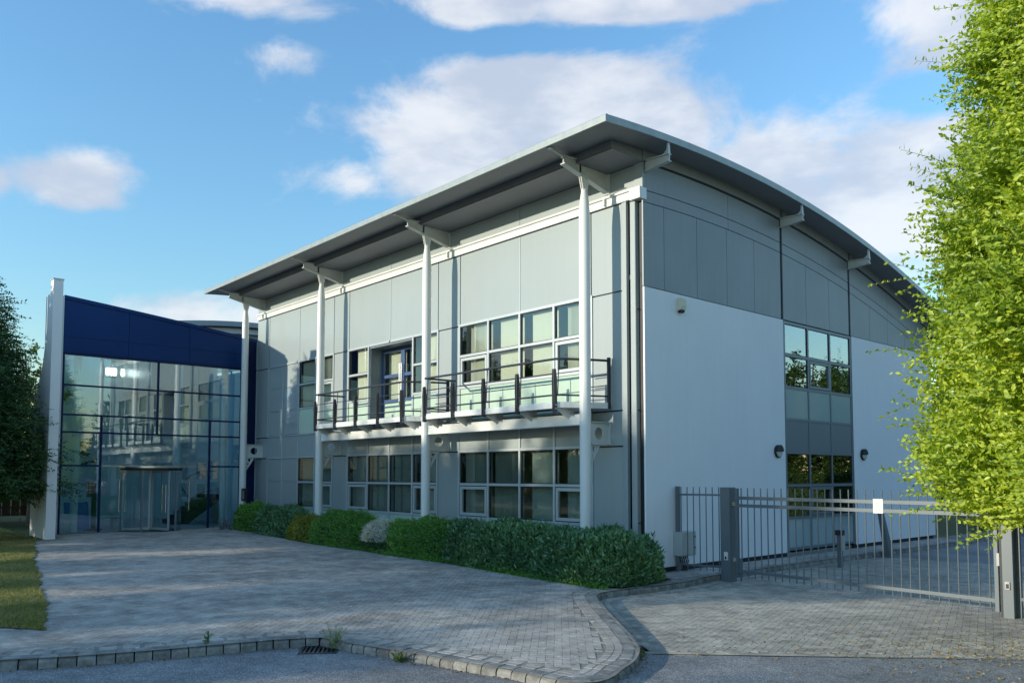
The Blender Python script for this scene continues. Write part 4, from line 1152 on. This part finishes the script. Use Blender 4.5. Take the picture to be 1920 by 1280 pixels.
# ================================================================== FOLIAGE
def norm(a): return a / (np.linalg.norm(a, axis=1)[:, None] + 1e-9)
def leaf_geo(base, d, nrm, L, W, fold=.25):
    side = norm(np.cross(d, nrm)); n2 = np.cross(side, d)
    mid = base + d * (L * .45)[:, None]
    l = mid + side * (W)[:, None] + n2 * (W * fold)[:, None]
    r = mid - side * (W)[:, None] + n2 * (W * fold)[:, None]
    tip = base + d * L[:, None]
    V = np.stack([base, l, tip, r], 1).reshape(-1, 3)
    k = np.arange(len(base))[:, None] * 4
    F = np.concatenate([k + np.array([[0, 3, 2]]), k + np.array([[0, 2, 1]])], 0)
    return V, F
def twig_leaves(rg, tb, td, tl, nl, L, W, spread=.8, up=.5, curl=.2, out=0.0):
    """leaves set alternately along straight twigs"""
    n = len(tb); t = np.linspace(.05, 1, nl)[None, :] + rg.uniform(-.03, .03, (n, nl))
    side = norm(np.cross(td, np.array([[0, 0, 1.]]) + rg.normal(0, .35, (n, 3))))
    sg = np.where(np.arange(nl) % 2 == 0, 1., -1.)[None, :, None]
    pos = tb[:, None, :] + td[:, None, :] * (t * tl[:, None])[:, :, None]
    pos[:, :, 2] -= curl * (t ** 2) * tl[:, None] * .4
    ld = td[:, None, :] * .55 + side[:, None, :] * sg * spread + rg.normal(0, .30, (n, nl, 3))
    nm = np.array([[[0, 0, 1.]]]) * up + td[:, None, :] * out + rg.normal(0, .5 if out < .9 else .38, (n, nl, 3))
    k = n * nl
    return leaf_geo(pos.reshape(k, 3), norm(ld.reshape(k, 3)), norm(nm.reshape(k, 3)), rg.uniform(*L, k), rg.uniform(*W, k))
def limbs(mb, base, top, rng, rad, n, crown_r, z0, z1, lift=.5):
    for i in range(n):
        t = (i + .5) / n; z = z0 + (z1 - z0) * t * .92
        a = i * 2.4 + rng.uniform(-.3, .3); r = crown_r(z + .4) * rng.uniform(.6, .85)
        p0 = Vector((base.x, base.y, z)); p2 = Vector((base.x + r * math.cos(a), base.y + r * math.sin(a), z + r * lift))
        pm = (p0 + p2) / 2 + Vector((0, 0, r * .12))
        rr = rad * (1 - .75 * t) * .45
        mb.tube([p0, pm, p2], [rr, rr * .65, rr * .2], 6)
def tree(name, pos, label, cat, h, z0, prof, ntw, nl, tl, L, W, mat, seed, trunk_r=.12, inner=.35, spread=.8, out=.8, upd=.35, curl=.2, group=None, lift=.5, clump=0, tips=0, lout=.55):
    rg2 = np.random.default_rng(seed); rng = random.Random(seed)
    T = thing(name, pos, label, cat, group)
    P = Vector(pos)
    mb = MB(); top = h * .93
    mb.tube([(P.x, P.y, P.z - .1), (P.x + .03, P.y, P.z + h * .25), (P.x - .02, P.y + .04, P.z + h * .55), (P.x, P.y, P.z + top)], [trunk_r * 1.25, trunk_r, trunk_r * .65, trunk_r * .1], 10)
    limbs(mb, P, top, rng, trunk_r, 20, lambda z: prof((z - P.z - z0) / (h - z0)), P.z + z0 * .9, P.z + h * .9, lift)
    trunk_mb = mb
    zt = rg2.uniform(0, 1, ntw * 4); pr = np.array([max(.02, prof(t)) for t in zt])
    keep = rg2.uniform(0, pr.max(), ntw * 4) < pr
    zt = zt[keep][:ntw]; pr = pr[keep][:ntw]; n = len(zt)
    an = rg2.uniform(0, 2 * np.pi, n); rr = pr * np.sqrt(rg2.uniform(inner ** 2, 1, n))
    # ragged outline: radius modulated by angle and height
    rr *= 1 + .16 * np.sin(an * 3 + zt * 9 + seed) + .12 * np.sin(an * 7 - zt * 23 + seed * 2) + rg2.normal(0, .05, n)
    if clump:
        cidx = rg2.integers(0, n, clump); which = rg2.integers(0, clump, n)
        mixf = rg2.uniform(.62, .98, n)
        rr = rr * (1 - mixf) + rr[cidx][which] * mixf; an = an * (1 - mixf) + an[cidx][which] * mixf; zt = zt * (1 - mixf) + zt[cidx][which] * mixf
    rad = np.stack([np.cos(an), np.sin(an), np.zeros(n)], 1)
    tb = np.array(P)[None, :] + rad * rr[:, None]; tb[:, 2] += z0 + zt * (h - z0) + rg2.normal(0, .08, n)
    td = rad * out + np.array([[0, 0, upd]]) + rg2.normal(0, .38, (n, 3)); td = norm(td)
    V, F = twig_leaves(rg2, tb, td, rg2.uniform(*tl, n), nl, L, W, spread, .25, curl, lout)
    if tips:
        k = rg2.integers(0, n, tips); b2 = tb[k] + rad[k] * .1; d2 = norm(rad[k] * 1.0 + np.array([[0, 0, .25]]) + rg2.normal(0, .22, (tips, 3)))
        tl2 = rg2.uniform(.6, 1.05, tips)
        for q in range(tips):
            e2 = b2[q] + d2[q] * tl2[q]; e2[2] -= curl * .4 * tl2[q]; m2 = b2[q] + d2[q] * tl2[q] * .5; m2[2] -= curl * .1 * tl2[q]
            trunk_mb.tube([b2[q] - d2[q] * .5, m2, e2], [.006, .004, .002], 3)
        V2, F2 = twig_leaves(rg2, b2, d2, tl2, 24, L, W, spread, .25, curl, lout)
        F = np.concatenate([F, F2 + len(V)]); V = np.concatenate([V, V2])
    trunk_mb.build('trunk', 'bark', T, smooth=True)
    bulk('crown', V, F, mat, T)
    return T
def hb(t):
    if t < 0 or t > 1: return .02
    return float(np.interp(1.62 + t * 9.6, [1.62, 2.0, 2.6, 5.3, 6.2, 8.0, 11.2], [.95, 1.5, 1.62, 1.6, 1.12, .92, .05])) * (1 + .06 * math.sin(t * 31))
tree('hornbeam_tree', (8.40, -1.36, -.02), 'bright green hornbeam overhanging the pale gate post', 'tree', 11.2, 1.62, hb, 13500, 15, (.28, .72), (.058, .10), (.017, .029), 'leaf_hornbeam', 4, .14, .45, .85, .9, .42, .25, tips=300, lout=1.2)
def fir(t): return 2.4 * (1 - t) ** .55 * (min(1, t * 10 + .6)) * (1 + .10 * math.sin(t * 40)) + .03
tree('dark_tree', (-18.9, -10.05, .2), 'dark feathery evergreen tree on the lawn beside the fin wall', 'tree', 8.5, 1.3, fir, 8000, 18, (.35, .85), (.07, .13), (.016, .03), 'leaf_dark', 9, .14, .25, .9, 1.0, .10, .5, lift=.1)
def rnd(r): return lambda t: r * math.sqrt(max(0, 1 - ((t - .45) / .56) ** 2)) + .02
far = [('bushy_tree', (-33, -10.2, .1), 'mid green bushy tree far beyond the lawn', 9.6, 3.0, 21), ('bushy_tree', (-46, -13, .1), 'second bushy tree beyond the lawn, standing farther back', 11.5, 4.6, 22),
       ('bushy_tree', (-30.5, -5.6, .1), 'leafy tree close behind the fin wall', 7.0, 2.6, 24), ('bushy_tree', (-40, -3.5, .1), 'broad tree behind the end of the timber fence', 9.0, 4.2, 25),
       ('bushy_tree', (1.5, 27.5, .0), 'dark tree behind the far corner of the white wall', 8.2, 2.9, 23)]
for nm, ps, lb, h, r, sdd in far:
    tree(nm, ps, lb, 'tree', h, .9, rnd(r), 1300, 12, (.4, 1.0), (.12, .22), (.04, .07), 'leaf_mid', sdd, .16, .4, clump=60)
# timber fence far left and hedge far right
TF = thing('timber_fence', (-40, -9, .1), 'low brown timber fence across the end of the lawn', 'fence')
for k in range(40): box('board', 'timber_brown', TF, -36.0, -35.96, -17 + k * .4, -16.62 + k * .4, .2, 1.9)
for z in (.6, 1.5): box('rail', 'timber_brown', TF, -36.06, -36.01, -17, -1.0, z, z + .08)
box('post', 'timber_brown', TF, -36.2, -36.07, -17, -16.9, .0, 2.0); box('post', 'timber_brown', TF, -36.2, -36.07, -1.2, -1.1, .0, 2.0)

# ---- trees of the neighbourhood, seen as reflections and by the shade they cast
def full(r): return lambda t: r * math.sqrt(max(0, 1 - ((t - .45) / .56) ** 4)) * float(np.interp(t, [0, .35, .62, 1], [.16, .32, 1, 1])) + .02
def proto_tree(seed, h, r, z0, ntw, mat, clump):
    return tree('street_tree', (0, 0, 0), 'tree', 'tree', h, z0, full(r) if z0 > 3 else rnd(r), ntw, 10, (.5, 1.2), (.16, .30), (.06, .10), mat, seed, .2, .3, clump=clump, out=.7)
def copy_tree(T, pos, sc, rot, label, group):
    c = T.copy(); COL.objects.link(c); c.location = pos; c.scale = (sc, sc, sc); c.rotation_euler = (0, 0, rot); prop(c, label, 'tree', group)
    for ch in T.children:
        d = ch.copy(); COL.objects.link(d); d.parent = c
    return c
PT = [proto_tree(31, 12.0, 3.8, 5.6, 1300, 'leaf_mid', 60), proto_tree(32, 12.0, 3.3, 5.2, 1300, 'leaf_dark', 55)]
used = [0, 0]
def street(k, pos, sc, rot, label, group):
    if not used[k]:
        T = PT[k]; T.location = pos; T.scale = (sc, sc, sc); T.rotation_euler = (0, 0, rot); prop(T, label, 'tree', group); used[k] = 1
        return T
    return copy_tree(PT[k], pos, sc, rot, label, group)
STREET = [(-12.8, -38.5, 1.01, 1), (-16.4, -37.5, 1.03, 0), (-20.2, -39, 1.02, 1), (-24.0, -38, 1.05, 0), (-28.0, -39.5, 1.05, 1), (-33, -38, 1.03, 0), (-38, -40, 1.06, 1), (-44, -38, 1.08, 0),
          (-9.8, -38, .63, 0), (-4.4, -40, .64, 1), (.2, -39, .58, 0), (5.5, -41, .56, 1)]
LOW = [(-30, -25, .62, 1), (-36, -23, .68, 0), (-25.0, -24, .50, 0)]
for i, (x, y, sc, k) in enumerate(STREET):
    street(k, (x, y, -.05), sc, i * 1.7, 'tall leafy tree across the road, mirrored in the office windows', 'trees across the road')
PT += [proto_tree(33, 12.0, 3.8, 1.0, 1600, 'leaf_mid', 75), proto_tree(34, 12.0, 3.3, .8, 1600, 'leaf_dark', 65)]; used += [0, 0]
for i, (x, y, sc, k) in enumerate(LOW):
    street(k + 2, (x, y, -.05), sc, i * 2.7, 'low-branched tree on the verge beyond the lawn corner', 'trees on the verge')
for i, (x, y, sc, k) in enumerate([(13.5, 33, .86, 0), (19.5, 36, .9, 1), (24.5, 43, .95, 0), (31, 44, 1.0, 1), (15.5, 42, .9, 1), (24, 8, .8, 0), (30, 3, .9, 1), (29, 13, .85, 0), (26, -3, .85, 1), (3.5, 37, .75, 0), (8.5, 38, .8, 1), (-2, 36, .8, 1), (-6.5, 37, .78, 0), (-11.5, 36, .8, 1), (-17, 38, .8, 0), (33, 22, .9, 0), (28, 28, .95, 1), (34, -8, .9, 0)]):
    street(k + 2, (x, y, -.05), sc, 1 + i * 2.1, 'leafy tree beyond the driveway, mirrored in the side glazing', 'trees beyond the driveway')

# ---- shrubs along the front
def shrub(name, label, poly_fn, box_, mat, L, W, ntw, nl, seed, core=True, cat='shrub', up=.8, tl=(.12, .28), group=None):
    """box_ = x0,x1,y0,y1,z0,z1 (rounded block); twigs grow out of its skin"""
    rg2 = np.random.default_rng(seed)
    x0, x1, y0, y1, z0, z1 = box_
    T = thing(name, ((x0 + x1) / 2, (y0 + y1) / 2, z0), label, cat, group)
    cx, cy, hz = (x0 + x1) / 2, (y0 + y1) / 2, z1 - z0
    hx, hy = (x1 - x0) / 2, (y1 - y0) / 2
    d = norm(rg2.normal(size=(ntw * 2, 3))); d[:, 2] = np.abs(d[:, 2]) * 1.0 - .12
    p = poly_fn
    # superellipsoid radius
    q = np.abs(d) ** p; s_ = (q.sum(1)) ** (-1 / p)
    P0 = d * s_[:, None]
    P0 = P0[:ntw]; d = d[:ntw]
    wob = 1 + .06 * np.sin(P0[:, 0] * 5 + seed) * np.sin(P0[:, 1] * 4) + rg2.normal(0, .035, len(P0))
    pos = np.stack([cx + P0[:, 0] * hx * wob, cy + P0[:, 1] * hy * wob, z0 + np.clip(P0[:, 2], -.02, 1) * hz * wob * (1 + .05 * np.sin(P0[:, 0] * 9 + seed))], 1)
    pos[:, 2] = np.maximum(pos[:, 2], z0 + .02)
    nrm_ = norm(np.stack([P0[:, 0] / max(hx, .2), P0[:, 1] / max(hy, .2), P0[:, 2] / hz], 1))
    td = norm(nrm_ * .7 + np.array([[0, 0, up]]) + rg2.normal(0, .35, nrm_.shape))
    tlg = rg2.uniform(*tl, len(pos))
    pos = pos - td * (tlg * .75)[:, None]
    V, F = twig_leaves(rg2, pos, td, tlg, nl, L, W, .75 if up < .9 else .42, .3, .05)
    V[:, 2] = np.maximum(V[:, 2], z0 + .005)
    bulk('foliage', V, F, mat, T)
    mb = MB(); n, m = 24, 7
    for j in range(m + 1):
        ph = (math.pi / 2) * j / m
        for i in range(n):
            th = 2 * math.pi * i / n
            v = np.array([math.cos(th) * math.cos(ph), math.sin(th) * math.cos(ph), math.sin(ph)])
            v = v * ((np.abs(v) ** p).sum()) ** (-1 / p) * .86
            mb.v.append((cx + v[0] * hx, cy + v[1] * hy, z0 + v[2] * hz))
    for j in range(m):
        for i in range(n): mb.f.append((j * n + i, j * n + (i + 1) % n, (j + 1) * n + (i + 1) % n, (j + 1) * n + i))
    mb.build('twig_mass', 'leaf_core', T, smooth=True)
    return T
z = lambda x: G(x) + .01
shrub('laurel_hedge', 'glossy dark laurel hedge at the end of the bed nearest the gate', 4.5, (-1.35, 1.0, -2.25, -.55, z(0), 1.0), 'leaf_laurel', (.085, .15), (.019, .030), 3000, 9, 1, cat='hedge', up=1.7)
shrub('laurel_hedge', 'long glossy laurel hedge below the bay with four wide windows', 4.5, (-4.6, -1.0, -2.08, -.95, z(-3), 1.06), 'leaf_laurel', (.085, .145), (.018, .028), 3300, 9, 2, cat='hedge', up=1.7)
shrub('clipped_hedge', 'mid green small-leaved hedge between laurel and silver shrub', 4, (-7.3, -4.2, -2.0, -.95, z(-5), 1.04), 'leaf_box', (.045, .08), (.010, .017), 4200, 9, 3, cat='hedge', up=.6)
shrub('silver_shrub', 'pale silver-grey mound between two green hedges', 2.6, (-8.6, -7.1, -2.0, -1.15, z(-8) + .25, .98), 'leaf_silver', (.03, .06), (.008, .014), 1900, 9, 4, up=.5)
shrub('low_shrub', 'small green ground shrub under the silver mound', 2.6, (-8.6, -7.0, -2.05, -1.25, z(-8), .62), 'leaf_dark', (.04, .07), (.010, .016), 900, 8, 14, up=.4)
shrub('domed_hedge', 'rounded dark green clipped shrub beside the silver mound', 3, (-11.6, -8.3, -2.1, -1.0, z(-10), 1.12), 'leaf_box', (.04, .07), (.010, .016), 4000, 9, 5, cat='hedge', up=.45)
shrub('golden_shrub', 'yellow-green variegated shrub at the bed edge', 2.6, (-13.1, -11.2, -2.0, -1.25, z(-12), .92), 'leaf_yellow', (.04, .07), (.011, .018), 1700, 9, 6, up=.4)
shrub('leafy_shrub', 'loose green shrub before the blue-shaded panels', 3, (-16.2, -12.4, -1.75, -.85, z(-14), 1.12), 'leaf_laurel', (.06, .11), (.014, .022), 2600, 9, 7, up=.7)
shrub('leafy_shrub', 'dark green shrub at the foot of the column nearest the hall', 2.8, (-18.4, -15.9, -1.5, -.7, z(-17), 1.15), 'leaf_box', (.06, .10), (.014, .022), 2000, 9, 8, up=.7)
shrub('boundary_hedge', 'green hedge closing the drive behind the white wall corner', 5, (-1.0, 16.0, 24.6, 26.0, .0, 2.2), 'leaf_mid', (.10, .18), (.04, .06), 3600, 8, 15, cat='hedge', up=.4, tl=(.2, .5))
shrub('roadside_hedge', 'tall hedge far beyond the driveway, mirrored in the hall glass', 6, (33, 35.5, -16, 30, -.05, 4.2), 'leaf_mid', (.20, .34), (.07, .11), 4200, 8, 16, cat='hedge', up=.4, tl=(.3, .7))
shrub('roadside_hedge', 'tall hedge across the road, mirrored low in the office windows', 6, (-62, 14, -50, -47, -.05, 4.0), 'leaf_mid', (.20, .34), (.07, .11), 5200, 8, 17, cat='hedge', up=.4, tl=(.3, .7))
# ground cover fringe
rg3 = np.random.default_rng(44)
nb_ = 1500; t = rg3.uniform(0, 1, nb_); xs = -9 + 10 * t; yb_ = np.interp(xs, [-11.5, -8, -6.5, -4.3, -1.1, 1.0], [-2.2, -1.98, -2.1, -2.02, -2.3, -2.38]) + rg3.normal(0, .05, nb_)
ok = xs < .95; xs, yb_ = xs[ok], yb_[ok]; nb_ = len(xs)
tb = np.stack([xs, yb_, np.array([G(x) + .01 for x in xs])], 1); td = norm(rg3.normal(0, .6, (nb_, 3)) + np.array([[0, -.2, .7]]))
V, F = twig_leaves(rg3, tb, td, rg3.uniform(.03, .12, nb_), 6, (.02, .05), (.010, .018))
gc = bulk('ground_cover', V, F, 'leaf_box'); prop(gc, 'low green creeper along the front edge of the hedges', 'ground cover', kind='stuff')
# weeds
def weed(name, label, pos, n, h, L, W, mat, seed, lean=.5, nl=10):
    rg2 = np.random.default_rng(seed); T = thing(name, pos, label, 'weed')
    tb = np.array(pos)[None, :] + np.stack([rg2.normal(0, .025, n), rg2.normal(0, .025, n), np.zeros(n)], 1)
    td = norm(np.stack([rg2.normal(0, lean, n), rg2.normal(0, lean, n), np.ones(n)], 1))
    tl_ = rg2.uniform(h * .5, h, n)
    V, F = twig_leaves(rg2, tb, td, tl_, nl, L, W, .6, .2, .25)
    bulk('leaves', V, F, mat, T)
    mb = MB()
    for k in range(n):
        e_ = tb[k] + td[k] * tl_[k]; e_[2] -= .25 * .4 * tl_[k]
        mb.tube([tb[k], e_], .003, 4)
    mb.build('stem', mat, T)
weed('tall_weed', 'tall thin green weed at the foot of the kerb', (.84, -9.82, ZR), 4, .40, (.04, .08), (.006, .012), 'weed_green', 1, .12, 18)
weed('flat_weed', 'low spreading dandelion-like weed in the gutter', (.34, -11.2, ZR), 14, .16, (.05, .1), (.010, .018), 'weed_green', 2, 1.2, 5)
weed('silver_weed', 'pale feathery weed growing over the drain grate', (1.72, -8.50, ZR), 16, .36, (.03, .06), (.006, .011), 'weed_pale', 3, .35, 14)
weed('gutter_weed', 'spreading weed against the kerb right of the drain', (2.88, -8.24, ZR), 14, .15, (.04, .08), (.008, .014), 'weed_green', 4, 1.1, 6)
weed('small_weed', 'tiny weed tuft at the kerb between tall weed and drain', (1.05, -9.05, ZR), 7, .10, (.03, .06), (.008, .013), 'weed_green', 5, .9, 5)
DBH = thing('dry_brush', (-18.2, -1.75, .25), 'heap of dry bare twigs by the column nearest the hall', 'brush')
rb_ = random.Random(3); mb = MB()
for k in range(38):
    p = Vector((-18.3 + rb_.uniform(-.5, .5), -1.7 + rb_.uniform(-.3, .3), .25)); q = p + Vector((rb_.uniform(-.5, .5), rb_.uniform(-.4, .4), rb_.uniform(.05, .5)))
    mb.tube([p, (p + q) / 2 + Vector((0, 0, .08)), q], [.010, .007, .003], 4)
mb.build('twigs', 'wood_grey', DBH)
